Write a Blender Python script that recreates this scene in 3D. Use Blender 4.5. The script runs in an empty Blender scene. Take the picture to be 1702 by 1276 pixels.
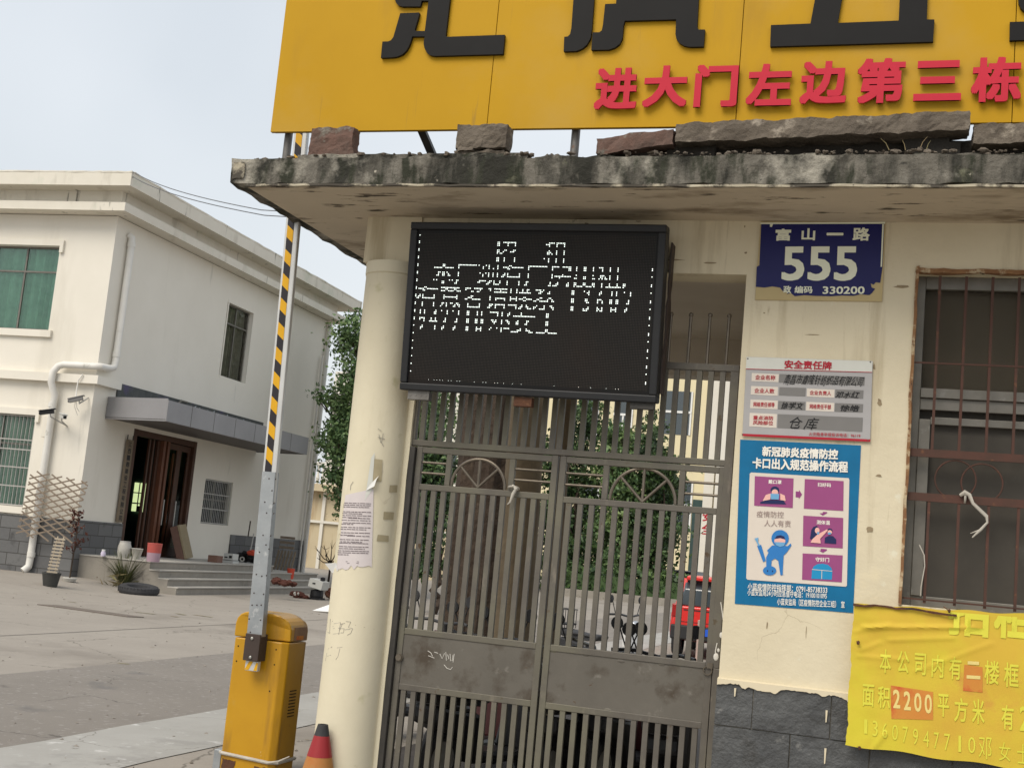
import bpy, bmesh, math, random
import numpy as np
from mathutils import Vector, Matrix, noise
random.seed(7); RNG = np.random.RandomState(7)
S = bpy.context.scene
COL = S.collection
# ------------------------------------------------------------------ camera
FPX = 2102.26
CR = Vector((0.9467, 0.3141, 0.0)); CU = Vector((0, 0, 1)); CF = Vector((0, 1, 0))
yaw, pitch, roll = math.radians(17.67280), math.radians(7.62801), math.radians(5.33204)
CF = Vector((-math.sin(yaw)*math.cos(pitch), math.cos(yaw)*math.cos(pitch), math.sin(pitch)))
r0 = Vector((math.cos(yaw), math.sin(yaw), 0)); u0 = r0.cross(CF)
CR = r0*math.cos(roll) + u0*math.sin(roll); CU = -r0*math.sin(roll) + u0*math.cos(roll)
CAM = Vector((0, 0, 1.70))
cd = bpy.data.cameras.new('camera'); co = bpy.data.objects.new('camera', cd); COL.objects.link(co)
cd.sensor_width = 36; cd.lens = 36*FPX/1702; cd.clip_end = 2000; cd.clip_start = 0.05
co.matrix_world = Matrix(((CR.x, CU.x, -CF.x, CAM.x), (CR.y, CU.y, -CF.y, CAM.y), (CR.z, CU.z, -CF.z, CAM.z), (0, 0, 0, 1)))
S.camera = co
# ------------------------------------------------------------------ sky, sun, exposure
SUN_EL, SUN_AZ = math.radians(50), math.radians(203)        # azimuth clockwise from +Y
w = bpy.data.worlds.new('World'); S.world = w; w.use_nodes = True
nt = w.node_tree; bg = nt.nodes['Background']
sky = nt.nodes.new('ShaderNodeTexSky'); sky.sky_type = 'NISHITA'; sky.sun_disc = False
sky.sun_elevation = SUN_EL; sky.sun_rotation = SUN_AZ; sky.air_density = 1.6; sky.dust_density = 4.0; sky.ozone_density = 1.0
mx = nt.nodes.new('ShaderNodeMix'); mx.data_type = 'RGBA'; mx.inputs[0].default_value = 0.86
nt.links.new(sky.outputs[0], mx.inputs[6])
# cloud veil: a pale overcast layer with broad soft variation
tc = nt.nodes.new('ShaderNodeTexCoord'); nz = nt.nodes.new('ShaderNodeTexNoise'); nz.inputs['Scale'].default_value = 2.2; nz.inputs['Detail'].default_value = 4
nt.links.new(tc.outputs['Generated'], nz.inputs['Vector'])
cr = nt.nodes.new('ShaderNodeValToRGB'); cr.color_ramp.elements[0].position = 0.3; cr.color_ramp.elements[1].position = 0.72
cr.color_ramp.elements[0].color = (3.4, 3.62, 3.85, 1); cr.color_ramp.elements[1].color = (4.4, 4.53, 4.7, 1)
nt.links.new(nz.outputs['Fac'], cr.inputs[0]); nt.links.new(cr.outputs[0], mx.inputs[7])
nt.links.new(mx.outputs[2], bg.inputs['Color']); bg.inputs['Strength'].default_value = 0.10
sd = bpy.data.lights.new('sun', 'SUN'); sd.energy = 1.25; sd.angle = math.radians(35); sd.color = (1.0, 0.93, 0.82)
so = bpy.data.objects.new('sun', sd); COL.objects.link(so)
sdir = Vector((math.sin(SUN_AZ)*math.cos(SUN_EL), math.cos(SUN_AZ)*math.cos(SUN_EL), math.sin(SUN_EL)))
so.rotation_euler = sdir.to_track_quat('Z', 'Y').to_euler(); so.location = (0, -5, 20)
S.view_settings.view_transform = 'Standard'; S.view_settings.look = 'None'; S.view_settings.exposure = 1.05; S.view_settings.gamma = 1
S.render.engine = 'CYCLES'; S.cycles.max_bounces = 6; S.cycles.use_denoising = True
# ------------------------------------------------------------------ helpers
def ray(x, y): return CR*((x-851)/FPX) - CU*((y-638)/FPX) + CF
def at(x, y, Y):
    d = ray(x, y); return CAM + d*(Y/d.y)
def atz(x, y, z):
    d = ray(x, y); return CAM + d*((z-CAM.z)/d.z)
def atpl(x, y, P, n):
    d = ray(x, y); return CAM + d*((P-CAM).dot(n)/d.dot(n))
def lin(c): return tuple(((v/255)/12.92 if v/255 <= .04045 else (((v/255)+.055)/1.055)**2.4) for v in c)
def smooth(t): t = max(0, min(1, t)); return t*t*(3-2*t)
def gz(x, y): return 0.17*smooth((-16.8-x)/2.3)*smooth((y-17)/4)

def mat(name, c, c2=None, scale=6, rough=.7, metal=0, bump=0, bscale=40, spots=None, streak=None, spec=.3, dist=.02, emit=None, leaf=False, brick=None, crack=None, detail=6, coord='Object'):
    """principled material with procedural variation; colours are linear albedo; spots=[(colour, scale, threshold, softness, (sx,sy,sz))]"""
    m = bpy.data.materials.new(name); m.use_nodes = True; n = m.node_tree.nodes; L = m.node_tree.links
    b = n['Principled BSDF']; b.inputs['Roughness'].default_value = rough; b.inputs['Metallic'].default_value = metal
    b.inputs['Specular IOR Level'].default_value = spec
    b.inputs['Base Color'].default_value = (*c, 1)
    t = n.new('ShaderNodeTexCoord'); vec = t.outputs[coord]
    def noise_fac(sc, lo, hi, st=None, det=detail, seed=0):
        mp = n.new('ShaderNodeMapping'); mp.inputs['Scale'].default_value = st or (1, 1, 1); mp.inputs['Location'].default_value = (seed*3.1, seed*1.7, seed*5.3)
        L.new(vec, mp.inputs[0]); z = n.new('ShaderNodeTexNoise'); z.inputs['Scale'].default_value = sc; z.inputs['Detail'].default_value = det; z.inputs['Roughness'].default_value = .62
        L.new(mp.outputs[0], z.inputs['Vector'])
        r = n.new('ShaderNodeMapRange'); r.inputs[1].default_value = lo; r.inputs[2].default_value = hi
        L.new(z.outputs['Fac'], r.inputs[0]); return r.outputs[0]
    cur = None
    def mixc(fac, col):
        nonlocal cur
        x = n.new('ShaderNodeMix'); x.data_type = 'RGBA'
        if cur is None: x.inputs[6].default_value = (*c, 1)
        else: L.new(cur, x.inputs[6])
        if fac is not None: L.new(fac, x.inputs[0])
        if isinstance(col, tuple): x.inputs[7].default_value = (*col, 1)
        else: L.new(col, x.inputs[7])
        cur = x.outputs[2]; return x
    if brick:
        bw, bh, mort, mc = brick
        mp = n.new('ShaderNodeMapping'); L.new(vec, mp.inputs[0])
        bk = n.new('ShaderNodeTexBrick'); bk.inputs['Scale'].default_value = 1; bk.inputs['Brick Width'].default_value = bw; bk.inputs['Row Height'].default_value = bh
        bk.inputs['Mortar Size'].default_value = mort; bk.inputs['Color1'].default_value = (*c, 1); bk.inputs['Color2'].default_value = (*(c2 or c), 1); bk.inputs['Mortar'].default_value = (*mc, 1)
        L.new(mp.outputs[0], bk.inputs['Vector']); cur = bk.outputs['Color']
    if leaf:
        g = n.new('ShaderNodeNewGeometry'); rr = n.new('ShaderNodeMapRange'); rr.inputs[1].default_value = 0; rr.inputs[2].default_value = 1
        L.new(g.outputs['Random Per Island'], rr.inputs[0]); mixc(rr.outputs[0], c2)
    elif c2 and not brick:
        mixc(noise_fac(scale, .3, .7), c2)
    for i, s in enumerate(spots or []):
        col, sc, th, sof = s[:4]; st = s[4] if len(s) > 4 else None
        mixc(noise_fac(sc, th, th+sof, st, 8, i+1), col)
    if crack:       # (colour, cell scale, width, coverage threshold): wandering hairline cracks in patches
        ccol, csc, cw, cth = crack
        nn = n.new('ShaderNodeTexNoise'); nn.inputs['Scale'].default_value = 3.5; nn.inputs['Detail'].default_value = 6; L.new(vec, nn.inputs['Vector'])
        va = n.new('ShaderNodeVectorMath'); va.operation = 'MULTIPLY_ADD'; va.inputs[1].default_value = (.35, .35, .35); L.new(nn.outputs['Color'], va.inputs[0]); L.new(vec, va.inputs[2])
        vo = n.new('ShaderNodeTexVoronoi'); vo.feature = 'DISTANCE_TO_EDGE'; vo.inputs['Scale'].default_value = csc; L.new(va.outputs[0], vo.inputs['Vector'])
        mr = n.new('ShaderNodeMapRange'); mr.inputs[1].default_value = 0; mr.inputs[2].default_value = cw; mr.inputs[3].default_value = 1; mr.inputs[4].default_value = 0; L.new(vo.outputs['Distance'], mr.inputs[0])
        ml = n.new('ShaderNodeMath'); ml.operation = 'MULTIPLY'; L.new(mr.outputs[0], ml.inputs[0]); L.new(noise_fac(.9, cth, cth+.06, None, 4, 21), ml.inputs[1]); mixc(ml.outputs[0], ccol)
    if cur is not None: L.new(cur, b.inputs['Base Color'])
    if bump:
        bp = n.new('ShaderNodeBump'); bp.inputs['Strength'].default_value = bump; bp.inputs['Distance'].default_value = dist
        L.new(noise_fac(bscale, 0, 1, None, 8, 9), bp.inputs['Height']); L.new(bp.outputs[0], b.inputs['Normal'])
    if emit:
        b.inputs['Emission Color'].default_value = (*emit[0], 1); b.inputs['Emission Strength'].default_value = emit[1]
    return m

def glass(name, tint, refl=.5):
    m = bpy.data.materials.new(name); m.use_nodes = True; n = m.node_tree.nodes; L = m.node_tree.links
    n.remove(n['Principled BSDF']); tr = n.new('ShaderNodeBsdfTransparent'); tr.inputs[0].default_value = (*tint, 1)
    gl = n.new('ShaderNodeBsdfGlossy'); gl.inputs['Roughness'].default_value = .03; gl.inputs[0].default_value = (.9, .95, .95, 1)
    fr = n.new('ShaderNodeLayerWeight'); fr.inputs[0].default_value = refl; mxs = n.new('ShaderNodeMixShader')
    L.new(fr.outputs['Fresnel'], mxs.inputs[0]); L.new(tr.outputs[0], mxs.inputs[1]); L.new(gl.outputs[0], mxs.inputs[2]); L.new(mxs.outputs[0], n['Material Output'].inputs[0])
    return m

WPOS = {}
class MB:
    """collects shapes into one mesh; xf maps local coordinates to world"""
    def __init__(s, xf=None): s.bm = bmesh.new(); s.xf = xf or (lambda p: Vector(p))
    def v(s, p): return s.bm.verts.new(s.xf(Vector(p)))
    def f(s, vs):
        try: return s.bm.faces.new(vs)
        except ValueError: return None
    def hexa(s, P):
        V = [s.v(p) for p in P]
        for q in ((3,2,1,0), (4,5,6,7), (0,1,5,4), (1,2,6,5), (2,3,7,6), (3,0,4,7)): s.f([V[i] for i in q])
    def box(s, x0, x1, y0, y1, z0, z1):
        s.hexa([(x0,y0,z0), (x1,y0,z0), (x1,y1,z0), (x0,y1,z0), (x0,y0,z1), (x1,y0,z1), (x1,y1,z1), (x0,y1,z1)])
    def obox(s, c, ux, uy, uz):
        c, ux, uy, uz = map(Vector, (c, ux, uy, uz))
        s.hexa([c-ux-uy-uz, c+ux-uy-uz, c+ux+uy-uz, c-ux+uy-uz, c-ux-uy+uz, c+ux-uy+uz, c+ux+uy+uz, c-ux+uy+uz])
    def bar(s, p, q, w, d, side=(0, 1, 0)):
        p, q = Vector(p), Vector(q); t = (q-p)/2; sd = Vector(side).normalized(); u = t.cross(sd).normalized(); sd = u.cross(t).normalized()
        s.obox((p+q)/2, u*(w/2), sd*(d/2), t)
    def ring(s, c, u, v_, r, n): return [s.v(Vector(c)+Vector(u)*(r*math.cos(2*math.pi*i/n))+Vector(v_)*(r*math.sin(2*math.pi*i/n))) for i in range(n)]
    def path(s, pts, rads, n=10, cap=True):
        pts = [Vector(p) for p in pts]
        if not hasattr(rads, '__len__'): rads = [rads]*len(pts)
        prev = None; u = None
        for i, p in enumerate(pts):
            t = (pts[min(i+1, len(pts)-1)]-pts[max(i-1, 0)]).normalized()
            if u is None: u = t.orthogonal().normalized()
            else:
                u = (u - t*u.dot(t)); u = u.normalized() if u.length > 1e-6 else t.orthogonal().normalized()
            vv = t.cross(u); R = s.ring(p, u, vv, rads[i], n)
            if prev:
                for k in range(n): s.f([prev[k], prev[(k+1) % n], R[(k+1) % n], R[k]])
            elif cap: s.f(R[::-1])
            prev = R
        if cap: s.f(prev)
    def tube(s, p, q, r, r2=None, n=10): s.path([p, q], [r, r if r2 is None else r2], n)
    def lathe(s, prof, c=(0, 0, 0), n=20, ax=(0, 0, 1)):
        ax = Vector(ax).normalized(); u = ax.orthogonal().normalized(); vv = ax.cross(u); prev = None
        for r, h in prof:
            R = s.ring(Vector(c)+ax*h, u, vv, max(r, 1e-4), n)
            if prev:
                for k in range(n): s.f([prev[k], prev[(k+1) % n], R[(k+1) % n], R[k]])
            prev = R
    def torus(s, c, ax, R, r, n=24, m=8, a0=0, a1=2*math.pi, u=None):
        ax = Vector(ax).normalized(); u = Vector(u) if u else ax.orthogonal().normalized(); vv = ax.cross(u)
        k = n if a1-a0 > 6.28 else n+1
        pts = [Vector(c)+u*(R*math.cos(a0+(a1-a0)*i/n))+vv*(R*math.sin(a0+(a1-a0)*i/n)) for i in range(k)]
        if k == n: pts.append(pts[0])
        rings = []
        for i in range(n if k == n else n+1):
            a = a0+(a1-a0)*i/n; d = u*math.cos(a)+vv*math.sin(a); rings.append(s.ring(pts[i], d, ax, r, m))
        for i in range(len(rings) - (0 if k == n else 1)):
            A, B = rings[i], rings[(i+1) % len(rings)]
            for j in range(m): s.f([A[j], A[(j+1) % m], B[(j+1) % m], B[j]])
    def ball(s, c, r, sq=(1, 1, 1), n=12, m=8, jit=0):
        c = Vector(c); rows = []
        for i in range(m+1):
            th = math.pi*i/m; row = []
            for k in range(n):
                ph = 2*math.pi*k/n; j = 1+random.uniform(-jit, jit)
                row.append(s.v(c+Vector((r*sq[0]*math.sin(th)*math.cos(ph)*j, r*sq[1]*math.sin(th)*math.sin(ph)*j, r*sq[2]*math.cos(th)*j))))
            rows.append(row)
        for i in range(m):
            for k in range(n): s.f([rows[i][k], rows[i+1][k], rows[i+1][(k+1) % n], rows[i][(k+1) % n]])
    def prism(s, pts, ext):
        ext = Vector(ext); A = [s.v(p) for p in pts]; B = [s.v(Vector(p)+ext) for p in pts]; n = len(pts)
        s.f(A[::-1]); s.f(B)
        for i in range(n): s.f([A[i], A[(i+1) % n], B[(i+1) % n], B[i]])
    def poly(s, pts): s.f([s.v(p) for p in pts])
    def rough(s, x0, x1, y0, y1, z0, z1, seg=.12, amp=.01, fs=4, seed=0, wts=(1, 1, 1)):
        """a box of broken-edged concrete or brick"""
        nx, ny, nz_ = (max(1, int((b-a)/seg)) for a, b in ((x0, x1), (y0, y1), (z0, z1)))
        nx, ny, nz_ = min(nx, 120), min(ny, 40), max(2, min(nz_, 20)); cache = {}
        def g(i, j, k):
            if (i, j, k) not in cache:
                p = Vector((x0+(x1-x0)*i/nx, y0+(y1-y0)*j/ny, z0+(z1-z0)*k/nz_)); q = p*fs+Vector((seed*7.3, seed*3.1, seed*1.9))
                d = noise.noise_vector(q)*amp + noise.noise_vector(q*3.3)*amp*.5
                cache[(i, j, k)] = s.v(p+Vector((d.x*wts[0], d.y*wts[1], d.z*wts[2])))
            return cache[(i, j, k)]
        for i in range(nx):
            for j in range(ny):
                s.f([g(i,j,0), g(i,j+1,0), g(i+1,j+1,0), g(i+1,j,0)]); s.f([g(i,j,nz_), g(i+1,j,nz_), g(i+1,j+1,nz_), g(i,j+1,nz_)])
        for i in range(nx):
            for k in range(nz_):
                s.f([g(i,0,k), g(i+1,0,k), g(i+1,0,k+1), g(i,0,k+1)]); s.f([g(i,ny,k), g(i,ny,k+1), g(i+1,ny,k+1), g(i+1,ny,k)])
        for j in range(ny):
            for k in range(nz_):
                s.f([g(0,j,k), g(0,j,k+1), g(0,j+1,k+1), g(0,j+1,k)]); s.f([g(nx,j,k), g(nx,j+1,k), g(nx,j+1,k+1), g(nx,j,k+1)])
    def text(s, body, c, w, h, ux=(1, 0, 0), uz=(0, 0, 1), bold=0.0, depth=0, warp=None):
        """letters fitted to a w x h box centred on c, facing ux x uz"""
        V, F = glyphs(body); sh = bold if bold > .006 else 0
        x0, y0 = V[:, 0].min()-sh, V[:, 1].min()-sh; sx, sy = w/(V[:, 0].max()+sh-x0), h/max(V[:, 1].max()+sh-y0, .05)
        ux, uz, c = Vector(ux), Vector(uz), Vector(c); nrm = ux.cross(uz).normalized()
        offs = [(0, 0)] if not sh else ([(0, 0)]+[(sh*a, sh*b_) for a in (-1, 0, 1) for b_ in (-1, 0, 1) if a or b_] if h > .04 else [(0, 0), (sh, 0), (-sh, 0), (0, sh), (0, -sh)])
        for k, (dx, dy) in enumerate(offs):
            vs = []; lift = nrm*(k*.00007)
            for a in V:
                p = c+ux*((a[0]+dx-x0)*sx-w/2)+uz*((a[1]+dy-y0)*sy-h/2)+lift
                vs.append(p if warp is None else warp(p)+lift)
            if depth:
                fr = [s.v(p+nrm*depth) for p in vs]; bk = [s.v(p) for p in vs]; cnt = {}
                for q in F:
                    s.f([fr[i] for i in q])
                    for i in range(len(q)): cnt[(q[i], q[(i+1) % len(q)])] = 1
                for (i, j) in cnt:
                    if (j, i) not in cnt: s.f([fr[j], fr[i], bk[i], bk[j]])
            else:
                vv = [s.v(p) for p in vs]
                for q in F: s.f([vv[i] for i in q])
    def build(s, name, m, parent=None, sm=False, bevel=0, origin=None, remove=0):
        bm = s.bm
        if remove: bmesh.ops.remove_doubles(bm, verts=bm.verts, dist=remove)
        vs = [v.co for v in bm.verts]
        if parent is not None: org = Vector(WPOS[parent.name])
        elif origin is not None: org = Vector(origin)
        else:
            lo = [min(v[i] for v in vs) for i in range(3)]; hi = [max(v[i] for v in vs) for i in range(3)]; org = Vector(((lo[0]+hi[0])/2, (lo[1]+hi[1])/2, lo[2]))
        for v in bm.verts: v.co -= org
        me = bpy.data.meshes.new(name); bm.to_mesh(me); bm.free(); me.materials.append(m)
        if sm:
            for p in me.polygons: p.use_smooth = True
        o = bpy.data.objects.new(name, me); COL.objects.link(o)
        if parent is not None: o.parent = parent
        else: o.location = org
        WPOS[o.name] = tuple(org)
        if bevel:
            md = o.modifiers.new('bevel', 'BEVEL'); md.width = bevel; md.segments = 2; md.limit_method = 'ANGLE'; md.angle_limit = .7
        if sm:
            try: me.set_sharp_from_angle(angle=math.radians(40))
            except Exception: pass
        return o
_gc = {}
def glyphs(body, bold=0.0):
    k = (body, bold)
    if k not in _gc:
        c = bpy.data.curves.new('lettering', 'FONT'); c.body = body; c.size = 1; c.offset = bold; c.resolution_u = 3; c.space_line = 1
        o = bpy.data.objects.new('lettering', c); COL.objects.link(o)
        dg = bpy.context.evaluated_depsgraph_get(); me = bpy.data.meshes.new_from_object(o.evaluated_get(dg))
        V = np.array([v.co[:] for v in me.vertices]); F = [tuple(p.vertices) for p in me.polygons]
        bpy.data.objects.remove(o); bpy.data.curves.remove(c); bpy.data.meshes.remove(me); _gc[k] = (V, F)
    return _gc[k]
def thing(name, label, cat, loc=(0, 0, 0), group=None):
    o = bpy.data.objects.new(name, None); COL.objects.link(o); o.location = loc; o.empty_display_size = .2
    o['label'] = label; o['category'] = cat; WPOS[o.name] = tuple(loc)
    if group: o['group'] = group
    return o
def tag(o, label, cat, group=None, kind=None):
    if label: o['label'] = label; o['category'] = cat
    if group: o['group'] = group
    if kind: o['kind'] = kind
    return o
def copy_tree(o, parent=None):
    c = o.copy(); COL.objects.link(c); c.parent = parent
    for ch in list(o.children): copy_tree(ch, c)
    return c
def grey(v): return (v, v*.98, v*.95)
M = {}
M['concrete_yard'] = mat('yard_concrete', (.305,.275,.237), (.265,.237,.204), .5, .9, crack=((.13,.115,.095), .35, .006, .46), bump=.25, bscale=25, spots=[((.25,.225,.195), 3, .55, .2), ((.37,.335,.285), 9, .62, .12), ((.185,.163,.138), .25, .56, .15), ((.17,.15,.13), 40, .66, .05)])
M['asphalt_patch'] = mat('worn_asphalt', (.222,.20,.176), (.19,.171,.15), .8, .9, crack=((.09,.08,.07), .4, .005, .50), bump=.35, bscale=60, spots=[((.30,.28,.26), 14, .58, .1), ((.15,.14,.13), 1.1, .6, .1), ((.33,.31,.28), 60, .66, .05)])
M['concrete_strip'] = mat('light_concrete', (.37,.36,.335), (.31,.30,.275), 1.3, .85, crack=((.16,.15,.13), .8, .006, .45), bump=.2, bscale=30, spots=[((.29,.28,.26), 2.2, .56, .1), ((.52,.51,.49), 5, .6, .1)])
M['plaster'] = mat('cream_plaster', (.68,.61,.45), (.605,.535,.385), 1.3, .85, bump=.25, bscale=14, crack=((.36,.30,.20), 1.7, .005, .60), spots=[((.42,.34,.21), 1.2, .63, .2, (1, 1, .35)), ((.68,.60,.42), 3.5, .6, .12), ((.22,.18,.12), 9, .73, .02), ((.36,.29,.18), 5, .68, .06, (1, 1, .25)), ((.47,.40,.27), 2.4, .56, .14, (2.2, 2.2, .18)), ((.40,.33,.21), 5, .63, .08, (2.5, 2.5, .15)), ((.68,.64,.50), 4, .64, .05)])
M['column_plaster'] = mat('column_plaster', (.70,.64,.485), (.64,.58,.43), 2.2, .8, bump=.10, bscale=20, crack=((.36,.30,.20), 1.3, .005, .54), spots=[((.52,.46,.32), 2.5, .58, .15, (1.5, 1.5, .25)), ((.30,.25,.17), 13, .73, .02), ((.52,.48,.30), 4, .62, .1)])
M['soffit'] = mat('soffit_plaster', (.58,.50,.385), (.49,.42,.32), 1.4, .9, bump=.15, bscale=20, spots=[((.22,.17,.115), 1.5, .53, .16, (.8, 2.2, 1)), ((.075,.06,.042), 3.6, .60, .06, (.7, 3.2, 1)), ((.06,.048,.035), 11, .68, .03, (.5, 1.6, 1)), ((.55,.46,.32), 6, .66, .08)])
M['mossy'] = mat('mossy_concrete', (.185,.17,.142), (.115,.105,.087), 7, .95, bump=.55, bscale=26, dist=.04, spots=[((.03,.029,.023), 2.4, .47, .10, (1, 1, .30)), ((.035,.037,.025), 8, .51, .10, (1, 1, .30)), ((.36,.335,.28), 2.3, .53, .12, (1, 1, .9)), ((.15,.15,.10), 4, .64, .08), ((.46,.42,.34), 9, .66, .06), ((.05,.047,.04), 20, .66, .06)])
M['lip'] = mat('flaking_lip', (.50,.45,.34), (.36,.32,.24), 6, .9, spots=[((.07,.062,.05), 5, .46, .08), ((.12,.10,.08), 14, .6, .08)])
M['lintel'] = mat('old_lintel_concrete', (.165,.138,.108), (.105,.086,.068), 5, .95, bump=.6, bscale=24, dist=.03, spots=[((.29,.25,.20), 7, .6, .08), ((.075,.06,.048), 3, .58, .1)])
M['gap_shade'] = mat('shade_black_rubble', (.035,.031,.026), (.05,.045,.038), 6, .95, bump=.5, bscale=24)  # near-black colour stands in for the shadow under the roof lintels
M['brick'] = mat('weathered_brick', (.155,.09,.07), (.105,.075,.062), 8, .95, bump=.5, bscale=30, spots=[((.20,.18,.15), 10, .58, .08), ((.06,.055,.045), 5, .6, .1)])
M['stone'] = mat('slate_block', (.052,.054,.056), (.085,.088,.088), 3.2, .55, bump=.7, bscale=9, dist=.04, spots=[((.15,.15,.145), 6, .66, .06), ((.035,.033,.03), 2.5, .58, .1), ((.40,.37,.30), 18, .76, .02, (1, 1, .3))], spec=.5)
M['mortar'] = mat('mortar', (.22,.20,.17), (.15,.14,.12), 14, .95)
M['paint_drip'] = mat('cream_paint', (.66,.58,.42), None, 1, .7)
M['gate'] = mat('gate_paint', (.142,.129,.110), (.108,.097,.083), 5, .5, metal=.25, bump=.06, bscale=50, spots=[((.20,.175,.145), 9, .6, .1, (1, 1, .4)), ((.085,.055,.032), 14, .66, .05), ((.16,.15,.11), 1.3, .5, .2)])
M['gate_rod'] = mat('gate_rod_steel', (.20,.17,.135), (.14,.12,.095), 8, .38, metal=.6)
M['gate_panel'] = mat('gate_sheet', (.152,.139,.118), (.116,.106,.09), 2.2, .45, metal=.2, bump=.08, bscale=14, spots=[((.075,.06,.045), 3.2, .56, .12), ((.20,.185,.16), 7, .62, .08), ((.10,.06,.035), 16, .69, .04)])
M['dark_post'] = mat('dark_post', (.035,.033,.03), (.055,.05,.045), 6, .5)
M['white_mark'] = mat('white_paint_marks', (.62,.60,.55), None, 1, .8)
M['yellow_sign'] = mat('yellow_sheet', (.505,.285,.010), (.46,.255,.008), .9, .55, bump=.02, bscale=3, spots=[((.40,.225,.02), 2.4, .56, .2, (1, 1, .25)), ((.47,.29,.055), .9, .5, .3), ((.36,.21,.03), 7, .66, .08, (2, 2, .12))], spec=.15)
M['black_acrylic'] = mat('black_acrylic', (.011,.0105,.0105), (.014,.0135,.0135), 3, .45, spec=.12)
M['red_acrylic'] = mat('red_acrylic', (.54,.028,.052), (.49,.025,.047), 4, .5, spec=.15)
M['seam'] = mat('dark_gap', (.03,.02,.008), None, 1, .9)
M['steel'] = mat('dull_steel', (.20,.19,.175), (.13,.12,.11), 9, .5, metal=.5, spots=[((.16,.08,.045), 8, .62, .1)])
M['rust'] = mat('rusty_iron', (.13,.058,.032), (.085,.04,.025), 12, .85, metal=.15, bump=.3, bscale=60, spots=[((.20,.10,.05), 18, .6, .08), ((.07,.05,.04), 6, .6, .1)])
M['grille'] = mat('red_lead_iron', (.10,.046,.034), (.07,.04,.03), 10, .7, metal=.2, spots=[((.16,.075,.04), 20, .62, .08)])
M['led_case'] = mat('black_plastic_case', (.013,.0135,.015), (.018,.0185,.02), 5, .5, spec=.35)
M['led_screen'] = mat('led_module', (.006,.006,.0065), (.008,.0075,.007), 2, .5, spots=[((.013,.008,.006), 1.1, .5, .2)], spec=.22)
M['led_socket'] = mat('unlit_led', (.044,.038,.031), (.034,.029,.024), 30, .5, spec=.2)
M['led_on'] = mat('lit_led', (.9,.95,.9), None, 1, .5, emit=((.90, 1, .92), .95))
M['alu'] = mat('aluminium_frame', (.20,.188,.165), (.15,.142,.122), 8, .45, metal=.3, spots=[((.24,.23,.21), 9, .62, .1)])
M['pane'] = glass('window_glass', (.93,.95,.93), .26)
M['green_pane'] = glass('green_glass', (.86,.95,.91), .30); M['dark_pane'] = glass('dark_glass', (.92,.90,.86), .08)
M['mesh_screen'] = mat('fly_screen', (.066,.059,.048), (.052,.046,.038), 4, .7, spots=[((.10,.095,.08), 3, .6, .2)])
M['dark_room'] = mat('dim_interior', (.055,.055,.05), (.04,.04,.038), 2, .9)
M['cloth'] = mat('off_white_cloth', (.50,.47,.41), (.40,.37,.32), 12, .9)
M['white'] = mat('white_print', (.72,.72,.70), None, 1, .6)
def flat(n, r, g, b, rough=.5, c2=.93): k = lin((r, g, b)); M[n] = mat(n, k, tuple(v*c2 for v in k), 7, rough); return M[n]
flat('plate_blue', 20, 22, 88, .4); flat('plate_text', 232, 234, 212); flat('plate_bare', 190, 172, 128, .7); flat('board_grey', 168, 166, 166, .45); flat('board_head', 205, 206, 198, .45); flat('field_grey', 122, 120, 118)
flat('crimson', 170, 30, 48); flat('ink', 22, 22, 24); flat('maroon_text', 160, 40, 70)
flat('poster_blue', 8, 106, 152, .35, .85); flat('poster_white', 214, 204, 192, .4, .96); flat('tile_purple', 150, 74, 124, .4); flat('navy', 30, 38, 84); flat('skin_print', 232, 180, 170); flat('mask_blue', 110, 165, 205); flat('suit_blue', 46, 120, 188); flat('door_blue', 30, 140, 190); flat('arrow_purple', 140, 62, 120); flat('grey_text', 150, 130, 125); flat('poster_text', 236, 232, 222)
M['banner'] = mat('faded_banner', lin((202,164,60)), lin((206,176,58)), 1.6, .7, bump=.12, bscale=7, spots=[(lin((206,192,56)), 1.1, .40, .2), (lin((196,136,66)), 2.6, .62, .14), (lin((224,190,110)), 9, .68, .08)])
flat('banner_text', 216, 210, 72, .7); M['banner_red'] = mat('faded_red', lin((198,124,58)), lin((200,138,60)), 5, .8, spots=[(lin((190,62,46)), 3.4, .54, .12)]); flat('banner_pale', 226, 206, 130, .6)
M['barrier_yellow'] = mat('barrier_enamel', (.50,.265,.010), (.45,.23,.008), 3, .32, bump=.03, bscale=12, spots=[((.30,.155,.02), 3.0, .54, .14, (1.6, 1.6, .25)), ((.46,.28,.06), 2.2, .60, .12), ((.22,.10,.025), 13, .70, .03), ((.14,.06,.025), 6, .70, .03, (2.2, 2.2, .25)), ((.55,.42,.22), 30, .70, .03, (1, 1, .3))], spec=.45)
M['galv'] = mat('galvanised_plate', (.40,.42,.43), (.30,.32,.335), 6, .42, metal=.55, bump=.12, bscale=9, spots=[((.52,.53,.53), 11, .6, .08), ((.2,.2,.2), 16, .7, .05)])
M['alu_beam'] = mat('beam_aluminium', (.62,.62,.60), (.54,.54,.53), 5, .4, metal=.35)
M['tape_yellow'] = mat('tape_yellow', (.70,.38,.012), (.62,.33,.012), 6, .4); M['tape_black'] = mat('tape_black', (.025,.022,.026), None, 1, .4)
M['bracket'] = mat('brown_bracket', (.06,.042,.035), (.045,.033,.028), 8, .6); M['bolt'] = mat('bolt_zinc', (.42,.41,.38), None, 1, .4, metal=.6); M['hole'] = mat('dark_hole', (.03,.02,.01), None, 1, .9)
M['rubber'] = mat('black_rubber', (.03,.03,.032), (.045,.045,.047), 12, .75, bump=.2, bscale=40, spots=[((.12,.115,.10), 5, .66, .1)])
M['cone_red'] = mat('cone_red', (.28,.022,.026), None, 1, .45); M['cone_orange'] = mat('cone_orange', (.40,.13,.03), (.38,.20,.06), 9, .5, spots=[((.60,.42,.20), 7, .6, .05)])
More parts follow.
